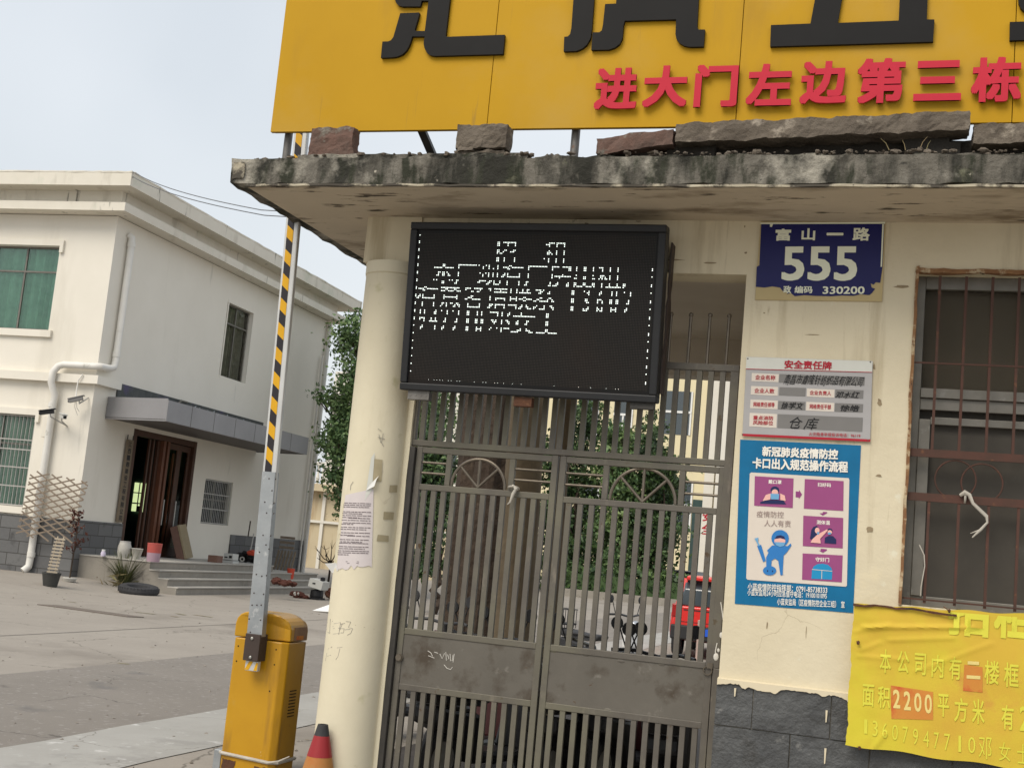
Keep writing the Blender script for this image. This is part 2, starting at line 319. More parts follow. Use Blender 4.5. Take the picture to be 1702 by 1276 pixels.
M['paper'] = mat('pinkish_paper', (.64,.58,.57), (.58,.53,.53), 9, .8); M['print'] = mat('small_print', (.16,.13,.14), None, 1, .8); M['tape_mark'] = mat('tape_residue', (.40,.34,.22), (.34,.29,.18), 14, .5)
# far office building
M['render'] = mat('white_render', (.76,.72,.635), (.72,.68,.595), .8, .85, bump=.05, bscale=8, spots=[((.67,.63,.545), 1.0, .58, .15, (1, 1, .2)), ((.60,.57,.50), 2.6, .66, .08, (1, 1, .12))])
M['cornice'] = mat('stained_cornice', (.72,.68,.59), (.66,.62,.53), 1.4, .85, spots=[((.54,.50,.42), 1.6, .57, .12, (1, 1, .3)), ((.55,.56,.46), 1.1, .58, .2), ((.16,.15,.125), 3.4, .64, .06, (1, 1, .12)), ((.07,.065,.055), 6, .70, .04, (1, 1, .10))])
M['slate_tile'] = mat('slate_tile', (.085,.087,.09), (.14,.14,.14), 1.2, .7, bump=.5, bscale=9, spots=[((.26,.255,.24), 5, .7, .06), ((.05,.05,.05), 1.7, .58, .12)], spec=.4)
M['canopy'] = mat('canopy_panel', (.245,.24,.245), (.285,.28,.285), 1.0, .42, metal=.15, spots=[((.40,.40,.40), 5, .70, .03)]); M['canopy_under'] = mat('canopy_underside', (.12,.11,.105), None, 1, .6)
M['tile_band'] = mat('dark_mosaic', (.05,.055,.055), (.09,.095,.09), 6, .6, spots=[((.08,.07,.12), 1.2, .55, .1), ((.55,.55,.55), 9, .72, .03)])
M['wood'] = mat('door_wood', (.085,.038,.022), (.055,.027,.018), 3, .5, spots=[((.14,.07,.04), 6, .62, .1, (6, 6, .3))]); M['wood_red'] = mat('door_post', (.16,.062,.033), (.12,.05,.03), 5, .5)
M['green_curtain'] = mat('green_curtain', (.30,.47,.37), (.20,.35,.27), 3, .9); M['pale_curtain'] = mat('pale_curtain', (.36,.40,.33), (.28,.33,.27), 6, .9); M['brown_curtain'] = mat('brown_curtain', (.20,.21,.18), (.12,.13,.115), 4, .9)
M['teal_room'] = mat('teal_wall', (.05,.085,.08), (.035,.06,.058), 2, .9); M['daylight_glow'] = mat('daylight_glow_pane', (.5,.6,.3), None, 1, .5, emit=((.62,.74,.36), .5))  # the pane's emission replaces daylight from a window deep in the office
M['pvc'] = mat('pvc_pipe', (.72,.70,.65), (.66,.64,.59), 3, .45, spots=[((.46,.45,.40), 4, .62, .1)])
M['bar_steel'] = mat('bar_steel', (.42,.41,.38), (.34,.33,.31), 6, .5); M['step'] = mat('step_concrete', (.30,.275,.235), (.24,.22,.19), 2.5, .85, bump=.15, bscale=20, spots=[((.17,.155,.13), 2.4, .6, .1), ((.38,.36,.31), 5, .64, .08)]); M['nosing'] = mat('tread_concrete', (.44,.415,.37), (.38,.36,.32), 3, .8)
M['board_wood'] = mat('weathered_board', (.21,.165,.115), (.17,.135,.095), 6, .8); M['strip_wood'] = mat('lattice_wood', (.25,.20,.15), (.19,.15,.115), 12, .8)
M['black_pot'] = mat('black_pot', (.04,.04,.038), (.055,.055,.05), 6, .7); M['ceramic'] = mat('pale_ceramic', (.46,.44,.39), (.38,.37,.34), 7, .35); M['cardboard'] = mat('cardboard', (.33,.265,.165), (.28,.225,.14), 5, .85); M['carton_edge'] = mat('carton_edge', (.20,.115,.085), (.16,.09,.07), 6, .85)
flat('orange_red', 196, 74, 52); flat('bucket_red', 178, 84, 76); flat('bucket_print', 165, 138, 150); flat('lavender', 205, 195, 215); flat('machine_white', 190, 190, 185); flat('engine_brown', 86, 50, 40, .8, .6); flat('black_plastic', 28, 28, 30)
M['leaf'] = mat('leaf_green', (.16,.24,.085), (.05,.105,.04), 1, .55, leaf=True, spec=.4, spots=[((.20,.27,.09), .9, .54, .12), ((.03,.06,.025), .7, .56, .12)]); M['leaf_dark'] = mat('dark_leaf', (.07,.125,.036), (.018,.042,.015), 1, .55, leaf=True, spec=.4, spots=[((.12,.18,.05), .55, .54, .12), ((.013,.028,.011), .45, .55, .12)]); M['leaf_light'] = mat('light_leaf', (.11,.17,.045), (.05,.09,.03), 1, .55, leaf=True)
M['dry_leaf'] = mat('dry_blade', (.15,.15,.06), (.24,.17,.09), 1, .7, leaf=True); M['bark'] = mat('bark', (.070,.050,.036), (.038,.027,.02), 5, .95, bump=.8, bscale=12, dist=.05, spots=[((.115,.088,.062), 4, .6, .1, (3, 3, .4)), ((.035,.025,.018), 6, .58, .08, (3, 3, .3))]); M['pale_bark'] = mat('pale_bark', (.16,.122,.075), (.10,.075,.048), 4, .9, bump=.5, bscale=14, spots=[((.10,.075,.05), 6, .62, .08, (2, 2, .4))])
M['cream_far'] = mat('cream_render', (.72,.64,.42), (.66,.58,.38), .5, .85); M['white_far'] = mat('white_far_render', (.70,.67,.60), (.64,.61,.54), .4, .85); M['stain_far'] = mat('stained_render', (.55,.47,.32), (.48,.40,.27), .5, .9, spots=[((.36,.26,.15), .9, .6, .1, (1, 1, .1))])
M['car_red'] = mat('red_car_paint', (.62,.025,.02), None, 1, .22, spec=.6); M['car_navy'] = mat('navy_car_paint', (.018,.02,.035), None, 1, .2, spec=.6); M['car_glass'] = mat('car_glass', (.05,.065,.075), None, 1, .08, spec=.8); M['car_black'] = mat('car_trim', (.025,.025,.026), None, 1, .6); M['tail_red'] = mat('tail_lamp', (.30,.015,.015), None, 1, .2); flat('plate_car', 40, 90, 200)
M['scooter_white'] = mat('scooter_white', (.60,.59,.57), None, 1, .3); M['scooter_black'] = mat('scooter_black', (.03,.03,.032), None, 1, .35); M['scooter_red'] = mat('scooter_red', (.07,.016,.016), None, 1, .4); M['chrome'] = mat('chrome', (.6,.6,.6), None, 1, .25, metal=1)
M['cable'] = mat('cable', (.10,.10,.105), None, 1, .7)
#GROUND
# ------------------------------------------------------------------ ground
def sheet(name, x0, x1, y0, y1, nx, ny, dz, m, edge=0, seed=0):
    b = MB(); g = [[None]*(ny+1) for _ in range(nx+1)]
    for i in range(nx+1):
        for j in range(ny+1):
            x = x0+(x1-x0)*i/nx; y = y0+(y1-y0)*j/ny
            if edge and i in (0, nx): x += edge*noise.noise(Vector((y*.9, seed, i)))
            g[i][j] = b.v((x, y, gz(x, y)+dz))
    for i in range(nx):
        for j in range(ny): b.f([g[i][j], g[i+1][j], g[i+1][j+1], g[i][j+1]])
    o = b.build(name, m, origin=(0, 0, 0)); o['kind'] = 'structure'; return o
b = MB()
xs = [-400, -120, -60, -30] + [-24+.5*i for i in range(20)] + [-13, 0, 30, 120, 400]; ys = [-40, 0, 10] + [16+1*i for i in range(8)] + [40, 80, 160, 400]
G_ = [[b.v((x, y, gz(x, y))) for y in ys] for x in xs]
for i in range(len(xs)-1):
    for j in range(len(ys)-1): b.f([G_[i][j], G_[i+1][j], G_[i+1][j+1], G_[i][j+1]])
o = b.build('yard_ground', M['concrete_yard'], origin=(0, 0, 0)); o['kind'] = 'structure'
sheet('road', -8.75, -6.06, -6, 60, 3, 120, .004, M['asphalt_patch'], .05, 1)
sheet('concrete_path', -6.06, -5.05, -6, 60, 3, 120, .006, M['concrete_strip'], .07, 2)
sheet('road_joint', -11.42, -11.38, 3, 40, 1, 80, .004, M['asphalt_patch'], .03, 3)
sheet('passage_shade_floor', -4.0, -.9, 8.3, 15.5, 8, 12, .005, mat('shade_dark_concrete', (.075,.066,.06), (.05,.045,.042), 2.5, .85, spots=[((.11,.10,.09), 4, .6, .1)]), .1, 5)  # dark sheet: the shade behind the gate is put into the floor colour
#GATEHOUSE
# ------------------------------------------------------------------ gatehouse
WY = 7.9
gh = thing('gatehouse', 'cream plastered gatehouse with a mossy overhanging flat roof and barred window', 'gatehouse', (-1.0, 9, 0))
b = MB()
b.box(-1.03, .005, WY, 8.14, 1.07, 3.95); b.box(.005, 1.5, WY, 8.14, 3.63, 3.95); b.box(.005, 1.5, WY, 8.14, 1.07, 1.62); b.box(1.5, 4, WY, 8.14, 1.07, 3.95)
b.box(-1.03, 4, WY+.02, 8.14, 0, 1.07)
b.box(-3.66, -1.03, WY, 8.14, 3.585, 3.95)
b.box(-1.03, -.83, 8.14, 10.3, 0, 3.95); b.box(-1.03, 4, 10.3, 10.5, 0, 3.95); b.box(3.8, 4, 8.14, 10.3, 0, 3.95)
b.build('wall', M['plaster'], gh)
b = MB(); b.box(-3.66, -1.03, 8.14, 10.27, 3.60, 3.66); b.box(-3.66, -1.03, 10.27, 10.5, 3.29, 3.95); b.build('passage_ceiling', mat('passage_plaster', (.62,.56,.48), (.54,.48,.40), 2, .9), gh)
# stone plinth, block by block, with cream paint run over its top edge
b = MB(); z = 0; row = 0
for z0, z1 in ((0.0, .255), (.262, .528), (.535, .798), (.805, 1.068)):
    x = -1.035 - (.23 if row % 2 else 0) 
    while x < 4:
        x1 = x+.455; xa = max(x, -1.035)
        if x1-.008 > xa: b.rough(xa, x1-.008, WY-.028+random.uniform(-.004, .004), WY+.019, z0, z1, .055, .007, 6, row*9+x, (.3, 1, .3))
        x = x1
    row += 1
b.build('plinth_blocks', M['stone'], gh)
b = MB(); b.box(-1.034, 4, WY-.016, WY+.0195, 0, 1.066); b.build('plinth_mortar', M['mortar'], gh)
b = MB()
prev = None
for i in range(460):
    x = -1.033+i*.01; h = .010+.16*max(0, noise.noise(Vector((x*3.1, 4, 1)))+.02)+.18*max(0, noise.noise(Vector((x*11, 2, 5)))-.1)+.012*abs(noise.noise(Vector((x*40, 7, 3))))
    c_ = [b.v((x, WY-.0375, 1.075)), b.v((x, WY-.0375, 1.067-h)), b.v((x, WY-.026, 1.067-h)), b.v((x, WY-.001, 1.082))]
    if prev:
        for k in range(3): b.f([prev[k], prev[k+1], c_[k+1], c_[k]])
        b.f([prev[3], prev[0], c_[0], c_[3]])
    prev = c_
b.build('paint_lip', M['paint_drip'], gh)
for (px, py, l) in ((1222, 1143, .05), (1374, 1180, .07), (1372, 1243, .09)):
    b = MB(); p = at(px, py, WY-.038); b.prism([(p.x-.006, p.y, p.z), (p.x-.003, p.y, p.z-l), (p.x+.003, p.y, p.z-l*.95), (p.x+.006, p.y, p.z)], (0, .008, 0)); b.build('paint_drip', M['paint_drip'], gh)
# column with its neck ring and square pier above
CX, CY, CRD = -3.475, 8.0, .203
b = MB(); b.lathe([(CRD+.01, 0), (CRD+.004, 1.2), (CRD, 2.4), (CRD-.002, 3.515), (CRD+.002, 3.52), (CRD-.004, 3.524), (CRD+.004, 3.53), (CRD+.004, 3.61), (0, 3.612)], (CX, CY, 0), 48); b.build('column', M['column_plaster'], gh, sm=True)
b = MB(); b.box(-3.675, -3.27, 7.88, 8.2, 3.61, 3.95); b.build('pier', M['plaster'], gh)
b = MB(); b.rough(-3.285, -3.235, 8.0, 8.13, 0, 3.58, .06, .006, 5, 3, (1, .4, 0)); b.build('jamb', M['column_plaster'], gh)
# roof slab
b = MB(); b.rough(-4.375, 4.4, 7.18, 11.3, 3.955, 4.125, .05, .022, 5.5, 1, (.7, .7, .8)); b.build('roof_slab', M['mossy'], gh)
b = MB(); b.box(-4.25, 4.38, 7.205, 11.28, 3.935, 3.951); b.build('soffit', M['soffit'], gh)
b = MB(); b.rough(-4.255, 4.38, 7.176, 7.20, 3.938, 3.952, .04, .007, 11, 4, (.3, 1, 1)); b.build('soffit_edge', M['lip'], gh)
b = MB(); b.rough(-4.355, -4.27, 7.164, 7.172, 3.985, 4.095, .012, .008, 22, 9, (1, .4, 1)); b.build('pale_patch', M['lip'], gh)
b = MB(); b.rough(-3.92, -2.35, 7.22, 7.6, 4.12, 4.165, .05, .022, 7, 6); b.rough(-2.3, -1.2, 7.25, 7.6, 4.12, 4.15, .05, .02, 7, 8); b.rough(-1.2, 4.2, 7.24, 7.7, 4.11, 4.15, .06, .02, 7, 9); b.build('roof_screed', M['mossy'], gh)
# window: frame, panes, iron grille
win = MB(); FY = 8.03
for (x0, x1, z0, z1) in ((.005, .055, 1.62, 3.63), (1.45, 1.5, 1.62, 3.63), (.055, 1.45, 3.55, 3.63), (.055, 1.45, 1.62, 1.68), (.055, 1.45, 2.80, 2.87), (.72, .77, 1.68, 2.80)): win.box(x0, x1, FY, FY+.06, z0, z1)
wf = win.build('window_frame', M['alu'], gh, bevel=.004)
b = MB(); b.box(.055, .12, FY-.02, FY+.02, 1.68, 2.74); b.box(.055, 1.45, FY-.022, FY+.01, 2.872, 2.93); b.box(.12, 1.45, FY-.02, FY+.02, 2.71, 2.755); b.build('sash', M['alu'], wf, bevel=.003)
b = MB(); b.box(.055, 1.45, FY+.028, FY+.034, 2.87, 3.55); b.box(.77, 1.45, FY+.028, FY+.034, 1.68, 2.80); b.build('pane', M['dark_pane'], wf)
b = MB(); b.box(.12, 1.45, FY+.022, FY+.027, 1.68, 2.71); b.build('fly_screen', M['mesh_screen'], wf)
b = MB(); b.box(.0, 1.52, 8.125, 8.135, 1.63, 3.62); b.build('window_blind', mat('dusty_blind', (.125,.115,.10), (.10,.092,.08), 1.2, .9, spots=[((.15,.145,.125), .8, .56, .2)]), gh)
g = MB(); GY = 7.93
for k in range(10):
    xa = at(1558+44.3*k, 560, GY).x if k < 4 else at(1690, 560, GY).x+(k-3)*.158
    g.box(xa-.008, xa+.008, GY-.008, GY+.008, 2.51, 3.61)
    xb = at(1541+50*k, 900, GY).x if k < 4 else at(1690, 900, GY).x+(k-3)*.185
    g.box(xb-.008, xb+.008, GY-.008, GY+.008, 1.64, 2.25)
for z in (3.07, 1.66): g.box(.01, 1.49, GY-.014, GY-.006, z-.005, z+.005)
for z in (2.525, 2.262): g.box(.008, 1.495, GY-.012, GY+.004, z-.024, z+.024)
gr = g.build('window_grille', M['grille'], gh)
g = MB()
for (px, py) in ((1588, 797), (1632, 803)): 
    p = at(px, py, GY); g.torus(p, (0, 1, 0), .115, .005, 32, 6)
g.build('grille_ring', M['grille'], gr)
b = MB(); b.rough(-.010, .008, 7.889, 7.935, 1.62, 3.66, .04, .008, 8, 2); b.rough(-.012, 1.5, 7.889, 7.94, 3.622, 3.648, .04, .008, 8, 5); b.build('rusty_edging', mat('crumbling_rust', (.27,.15,.07), (.17,.08,.04), 14, .95, spots=[((.46,.37,.24), 10, .52, .08), ((.08,.05,.035), 16, .62, .06)]), gh)
b = MB()
for (q) in ([(1280, 1006), (1283, 1018)],): pass
b.bm.free()
# hairline cracks and flaked patches in the plaster, as shallow ragged chips
b = MB()
for (px, py, wd, h) in ((1120, 432, .16, .012), (1180, 437, .10, .012), (1497, 476, .10, .02), (1452, 610, .03, .05), (1462, 668, .04, .05), (1437, 640, .03, .03), (1460, 790, .05, .02), (1350, 556, .10, .006), (1270, 520, .02, .012), (1238, 376, .015, .02), (1240, 420, .02, .02), (975, 372, .05, .02), (880, 372, .04, .015), (640, 372, .05, .015), (1060, 368, .05, .012), (1275, 1040, .008, .06), (1340, 1050, .006, .08), (1445, 880, .05, .04)):
    p = at(px, py, WY-.002); n = 9; P = []
    for i in range(n): 
        a = 2*math.pi*i/n; k = random.uniform(.45, 1.1); P.append((p.x+wd/2*math.cos(a)*k, p.y, p.z+h/2*math.sin(a)*k))
    b.prism(P, (0, .004, 0))
b.build('plaster_chips', mat('chipped_plaster', (.33,.26,.16), (.22,.17,.11), 30, .95), gh)
#GATE
# ------------------------------------------------------------------ gate
gt = thing('gate', 'brown steel bar gate with two leaves and half wheel ornaments under a barred transom', 'gate', (-2.15, 8.05, 0))
Y0, Y1 = 8.03, 8.07
b = MB(); b.box(-3.234, -3.195, 8.0, 8.1, 0, 2.36); b.build('hinge_post', M['dark_post'], gt, bevel=.004)
b = MB(); b.box(-3.25, -1.05, Y0-.003, Y1+.003, 2.372, 2.412); b.box(-3.25, -1.05, Y0-.003, Y1+.003, 2.98, 3.025)
b.box(-1.105, -1.05, Y0-.004, Y1+.004, 1.12, 2.98); b.box(-1.088, -1.045, Y0-.004, Y1+.004, 0, 1.12); b.box(-3.25, -3.215, Y0-.002, Y1+.002, 2.412, 2.98)
b.build('gate_frame', M['gate'], gt, bevel=.004)
b = MB(); x = -3.19
while x < -2.23: b.box(x, x+.034, Y0+.005, Y1-.005, 2.412, 2.98); x += .066
x = -2.215
while x < -1.12: b.box(x, x+.034, Y0+.005, Y1-.005, 2.412, 2.98); x += .0745
b.build('transom_bars', M['gate'], gt)
for px in (1110, 1143, 1175, 1207):
    b = MB(); x = at(px, 600, 8.05).x; xt = at(px, 522, 8.05); b.tube((x, 8.05, 3.02), (x, 8.05, 3.335), .0105); b.ball((x, 8.05, 3.345), .016, n=10, m=8); b.build('spike', M['gate_rod'], gt, sm=True)
for k in range(6):
    b = MB(); x = -1.66-.128*k; b.tube((x, 8.05, 3.02), (x, 8.05, 3.335), .0105); b.ball((x, 8.05, 3.345), .016, n=10, m=8); b.build('spike', M['gate_rod'], gt, sm=True)
def leaf(x0, x1, tz, oz, pitchx, ax, ar, p1, p2):
    b = MB(); s = .042
    b.box(x0, x0+s, Y0, Y1, .05, tz); b.box(x1-s, x1, Y0, Y1, .05, tz)
    for zc in (tz-s, oz, 1.11, .745, .05): b.box(x0+s, x1-s, Y0+.002, Y1-.002, zc, zc+.04)
    for xp in (p1, p2): b.box(xp-.019, xp+.019, Y0+.004, Y1-.004, oz+.04, tz-s)
    lf = b.build('gate_leaf', M['gate'], gt, bevel=.003)
    b = MB(); n = int((x1-x0-2*s)/pitchx); st = (x1-x0-2*s)/n
    for i in range(n):
        xc = x0+s+st*(i+.5)
        b.box(xc-.017, xc+.017, Y0+.006, Y1-.006, 1.15, oz); b.box(xc-.017, xc+.017, Y0+.006, Y1-.006, .09, .745)
    b.build('bars', M['gate'], lf)
    b = MB(); b.box(x0+s, x1-s, Y0+.008, Y1-.012, .785, 1.11); b.build('sheet_panel', M['gate_panel'], lf)
    b = MB(); b.torus((ax, 8.05, oz+.045), (0, 1, 0), ar, .011, 22, 8, 0, math.pi, (-1, 0, 0))
    for a in (45, 90, 135):
        d = Vector((math.cos(math.radians(a)), 0, math.sin(math.radians(a)))); b.tube(Vector((ax, 8.05, oz+.045)), Vector((ax, 8.05, oz+.045))+d*ar, .010)
    b.build('half_wheel', M['gate_rod'], lf, sm=True)
    h = tz-s-oz-.04
    for k in (.36, .70):
        z = oz+.04+h*k
        for xa, xb in ((x0+s, p1-.019), (p2+.019, x1-s)): b = MB(); b.tube((xa, 8.05, z), (xb, 8.05, z), .009); b.build('cross_rod', M['gate_rod'], lf, sm=True)
    return lf
l1 = leaf(-3.193, -2.192, 2.368, 2.075, .066, -2.737, .19, -2.955, -2.505)
l2 = leaf(-2.178, -1.092, 2.368, 2.065, .0735, -1.615, .215, -1.865, -1.365)
b = MB(); p = at(663, 1092, 8.02); b.lathe([(0, -.012), (.020, -.012), (.022, 0), (.026, 0), (.026, .012), (0, .012)], p, 20, (0, 1, 0)); b.build('lock', M['gate_rod'], l1, sm=True)
b = MB(); p = at(1176, 1114, 8.02); b.torus(p, (0, 1, 0), .026, .004, 20, 6); b.box(p.x-.004, p.x+.03, p.y-.004, p.y+.01, p.z+.015, p.z+.05); b.build('latch_ring', M['gate_rod'], l2, sm=True)
b = MB()       # old weld tabs round the right hand sheet
for (px, py) in ((920, 1081), (974, 1087), (1032, 1098), (1100, 1103), (1010, 1180), (1130, 1203), (975, 1179)):
    p = at(px, py, 8.034); b.ball((p.x, 8.0385, p.z), .028, (1, .1, .45), 12, 6)
b.build('weld_tabs', M['gate'], l2, sm=True)
b = MB()      # chalk scribble
for st in ([(711, 1081), (716, 1084), (719, 1090)], [(722, 1083), (728, 1085)], [(731, 1086), (735, 1094), (739, 1085)], [(741, 1083), (742, 1097), (746, 1094), (744, 1087)], [(748, 1086), (749, 1098), (752, 1097), (753, 1088)], [(738, 1104), (743, 1110), (749, 1112), (752, 1108)], [(712, 1089), (722, 1093)], [(755, 1086), (753, 1100)]):
    b.path([at(x, y, 8.037) for x, y in st], .0022, 5)
b.build('chalk_marks', M['white_mark'], l1)
b = MB()
for st in ([(1198, 1000), (1201, 1020), (1204, 1048)], [(1192, 1068), (1189, 1082), (1190, 1090)]): b.path([at(x, y, 8.025) for x, y in st], .004, 5)
for (px, py, r) in ((1199, 1055, .012), (1190, 1091, .016), (1194, 1080, .008), (1206, 985, .006)): b.ball(at(px, py, 8.025), r, (1, .3, 1.5), 8, 6)
b.build('paint_runs', M['white_mark'], gt)
p = at(854, 812, 8.0)
b = MB(); b.path([at(852, 806, 8.01), at(858, 812, 8.0), at(853, 820, 8.0), at(848, 834, 8.0), at(843, 838, 8.0)], [.008, .013, .012, .007, .003], 8); b.torus(at(854, 811, 8.03), (0, .3, 1), .035, .006, 16, 6)
tag(b.build('cloth_strip', M['cloth'], sm=True), 'dirty cloth strip knotted on the left gate leaf beside its half wheel', 'cloth strip')
b = MB(); b.path([at(1596, 823, 7.905), at(1604, 818, 7.895), at(1611, 822, 7.895), at(1617, 836, 7.895), at(1640, 858, 7.893), at(1641, 868, 7.893), at(1630, 880, 7.893), at(1616, 893, 7.893)], [.010, .016, .013, .010, .011, .007, .009, .004], 8); b.path([at(1630, 880, 7.893), at(1613, 886, 7.893)], [.006, .002], 6); b.torus(at(1604, 826, 7.93), (1, 0, 0), .034, .007, 14, 6)
tag(b.build('cloth_ribbon', M['cloth'], sm=True), 'white cloth ribbon tied to the red bar of the window grille', 'ribbon')
b = MB(); b.path([at(1528, 905, 7.91), at(1536, 922, 7.9), at(1537, 940, 7.9), at(1531, 975, 7.9), at(1530, 990, 7.91)], .0035, 6)
tag(b.build('thin_wire', M['cloth'], sm=True), 'thin white wire dangling inside the left side of the window grille', 'wire')
#LED
# ------------------------------------------------------------------ LED display, leaning a little forward at its top
led = thing('led_display', 'black LED message board showing dotted white Chinese text above the gate', 'display', (-2.38, 7.7, 2.7))
LT = math.atan2(.10, 1.10); LZ0 = 2.715; LYB = 7.73
def LX(p):  # local u (m right), v (m up the face), w (m out of the face)
    u, v, w_ = p; return Vector((u, LYB - v*math.sin(LT) - w_*math.cos(LT), LZ0 + v*math.cos(LT) - w_*math.sin(LT)))
LL, LR, LH = -3.235, -1.515, 1.115
b = MB(LX)
b.box(LL, LR, 0, LH, -.12, -.01)
fr = .045
b.bm.free(); b = MB(LX)
b.hexa([(LL,0,-.13), (LR,0,-.13), (LR,LH,-.13), (LL,LH,-.13), (LL,0,-.016), (LR,0,-.016), (LR,LH,-.016), (LL,LH,-.016)])
for (u0_, u1, v0, v1) in ((LL-.004, LR+.004, -.004, fr), (LL-.004, LR+.004, LH-fr, LH+.004), (LL-.004, LL+fr, fr, LH-fr), (LR-fr, LR+.004, fr, LH-fr)):
    b.hexa([(u0_,v0,-.10), (u1,v0,-.10), (u1,v1,-.10), (u0_,v1,-.10), (u0_,v0,.012), (u1,v0,.012), (u1,v1,.012), (u0_,v1,.012)])
b.build('cabinet', M['led_case'], led, bevel=.008)
NC, NR = 160, 96; U0 = LL+fr+.012; PU = (LR-LL-2*fr-.024)/NC; V0 = fr+.022; PV = (LH-2*fr-.044)/NR
b = MB(LX); b.poly([(LL+fr, fr, -.008), (LR-fr, fr, -.008), (LR-fr, LH-fr, -.008), (LL+fr, LH-fr, -.008)]); b.build('screen', M['led_screen'], led)
lit = set()
def rast(ch, wdt):
    V, F = glyphs(ch); g = np.zeros((16, wdt), bool)
    mid = (V[:, 0].min()+V[:, 0].max())/2; x0, x1 = (0.03, .97) if wdt == 16 else (mid-.33, mid+.33); y0, y1 = (-.09, .86) if wdt == 16 else (-.02, .74)
    X = x0+(np.arange(wdt)+.5)/wdt*(x1-x0); Yy = y1-(np.arange(16)+.5)/16*(y1-y0); gx, gy = np.meshgrid(X, Yy)
    for q in F:
        for k in range(1, len(q)-1):
            a, b_, c = V[q[0]], V[q[k]], V[q[k+1]]
            d1 = (b_[0]-a[0])*(gy-a[1])-(b_[1]-a[1])*(gx-a[0]); d2 = (c[0]-b_[0])*(gy-b_[1])-(c[1]-b_[1])*(gx-b_[0]); d3 = (a[0]-c[0])*(gy-c[1])-(a[1]-c[1])*(gx-c[0])
            g |= ((d1 >= 0) & (d2 >= 0) & (d3 >= 0)) | ((d1 <= 0) & (d2 <= 0) & (d3 <= 0))
    return g
def line(txt, c0, r0, adv=None):
    c = c0
    for ch in txt:
        wd = 8 if ch in '0123456789 ' else 16
        if ch != ' ':
            g = rast(ch, wd); g0 = g.copy()
            for r_ in range(1, 16):      # keep horizontal strokes one dot thick
                for k in range(1, g.shape[1]-1):
                    if g0[r_, k] and g0[r_-1, k] and g0[r_, k-1] and g0[r_, k+1] and (g0[r_-1, k-1] or g0[r_-1, k+1]): g[r_, k] = False
            for r_ in range(16):
                for k in range(g.shape[1]):
                    if g[r_, k] and (r0+r_) % 5 in (0, 1, 2): lit.add((c+k, r0+r_))
        c += adv or wd
    return c
line('招', 53, 4); line('租', 87, 4)
c = 11
for ch in '本厂现有厂房出租': line(ch, c, 18); c += 15.6 if False else 16
for r_ in (30, 31, 32): lit.add((c+2-(r_-30)//2, r_)); lit.add((c+1, r_))
c = 1
for ch in '有意者请联系': line(ch, c, 33); c += 16
line('13607', 104, 33, 9); line('947710', 2, 48, 8); c = 52
for ch in '邓女士': line(ch, c, 48); c += 16
for r_ in range(1, 95):
    if r_ % 5 in (0, 1) and r_ < 60 or r_ % 5 == 0: lit.add((0, r_))
    if r_ > 18 and r_ % 5 == 0: lit.add((158, r_)); 
    if r_ > 18 and r_ % 10 == 1: lit.add((158, r_))
b = MB(LX); b2 = MB(LX); b3 = MB(LX); R_ = PU*.33
def dot(mb, c, r_, rad, w_):
    u = U0+(c+.5)*PU; v = V0+(NR-1-r_+.5)*PV
    mb.poly([(u+rad*math.cos(a), v+rad*math.sin(a), w_) for a in [math.pi/3*i for i in range(6)]])
for (c, r_) in lit: dot(b, c, r_, R_, -.004)
for c in range(3, 156, 2): 
    if random.random() < .3: dot(b2, c, 95, R_*.45, -.004)
for c in range(NC):
    for r_ in range(NR):
        u = U0+(c+.5)*PU; v = V0+(NR-1-r_+.5)*PV; q = R_*.75
        b3.poly([(u-q, v-q, -.006), (u+q, v-q, -.006), (u+q, v+q, -.006), (u-q, v+q, -.006)])
sc_ = [o for o in led.children if o.name.startswith('screen')][0]
b.build('lit_dots', M['led_on'], sc_); b2.build('bottom_dots', M['led_on'], sc_); tag(b3.build('unlit_dots', M['led_socket'], sc_), None, None)
for (px, py, w2, m) in ((697, 657, .075, 'steel'), (870, 668, .06, 'rust'), (1068, 672, .075, 'dark_post')):
    p = at(px, py, 7.76); b = MB(); b.box(p.x-w2, p.x+w2, 7.74, 7.80, p.z-.03, p.z+.03)
    for k in range(4): b.tube((p.x-w2+.02+k*(2*w2-.04)/3, 7.738, p.z), (p.x-w2+.02+k*(2*w2-.04)/3, 7.742, p.z), .008)
    b.build('mounting_bracket', M[m], led)
b = MB(); b.rough(LR+.005, LR+.016, 7.80, 7.9, 2.78, 3.76, .05, .006, 9, 2); b.build('rusty_side', M['bracket'], led)
#SIGNS
# ------------------------------------------------------------------ yellow roof sign
SY = 7.47
sg = thing('roof_signboard', 'big yellow roof signboard with black and red raised Chinese lettering', 'signboard', (-1.0, SY, 4.13))
p0 = at(449, 219, SY); pr = at(1701, 196, SY); seams = [at(820, 100, SY).x, at(1230, 100, SY).x, at(1686, 100, SY).x]
xs_ = [p0.x] + seams + [2.4, 4.0]; zb = (p0.z + at(1000, 213, SY).z)/2
b = MB(); 
for a, c in zip(xs_[:-1], xs_[1:]): b.box(a+.002, c-.002, SY, SY+.03, zb, zb+1.75)
b.build('panel', M['yellow_sign'], sg, bevel=.002)
b = MB(); b.box(xs_[0]+.01, 3.99, SY+.031, SY+.06, zb+.01, zb+1.74); b.build('backing', M['seam'], sg)
for px in (474, 953):
    b = MB(); x = at(px, 245, SY+.06).x; b.tube((x, SY+.09, 4.12), (x, SY+.09, 5.6), .028, n=14); b.build('leg', M['steel'], sg, sm=True)
b = MB(); q = at(694, 219, SY+.1); b.bar(q+Vector((-.02, 0, .1)), q+Vector((.10, .35, -.26)), .05, .05); b.build('brace', M['dark_post'], sg)
for px in (1500,):
    b = MB(); x = 1.9; b.tube((x, SY+.09, 4.12), (x, SY+.09, 5.6), .028, n=14); b.build('leg', M['steel'], sg, sm=True)
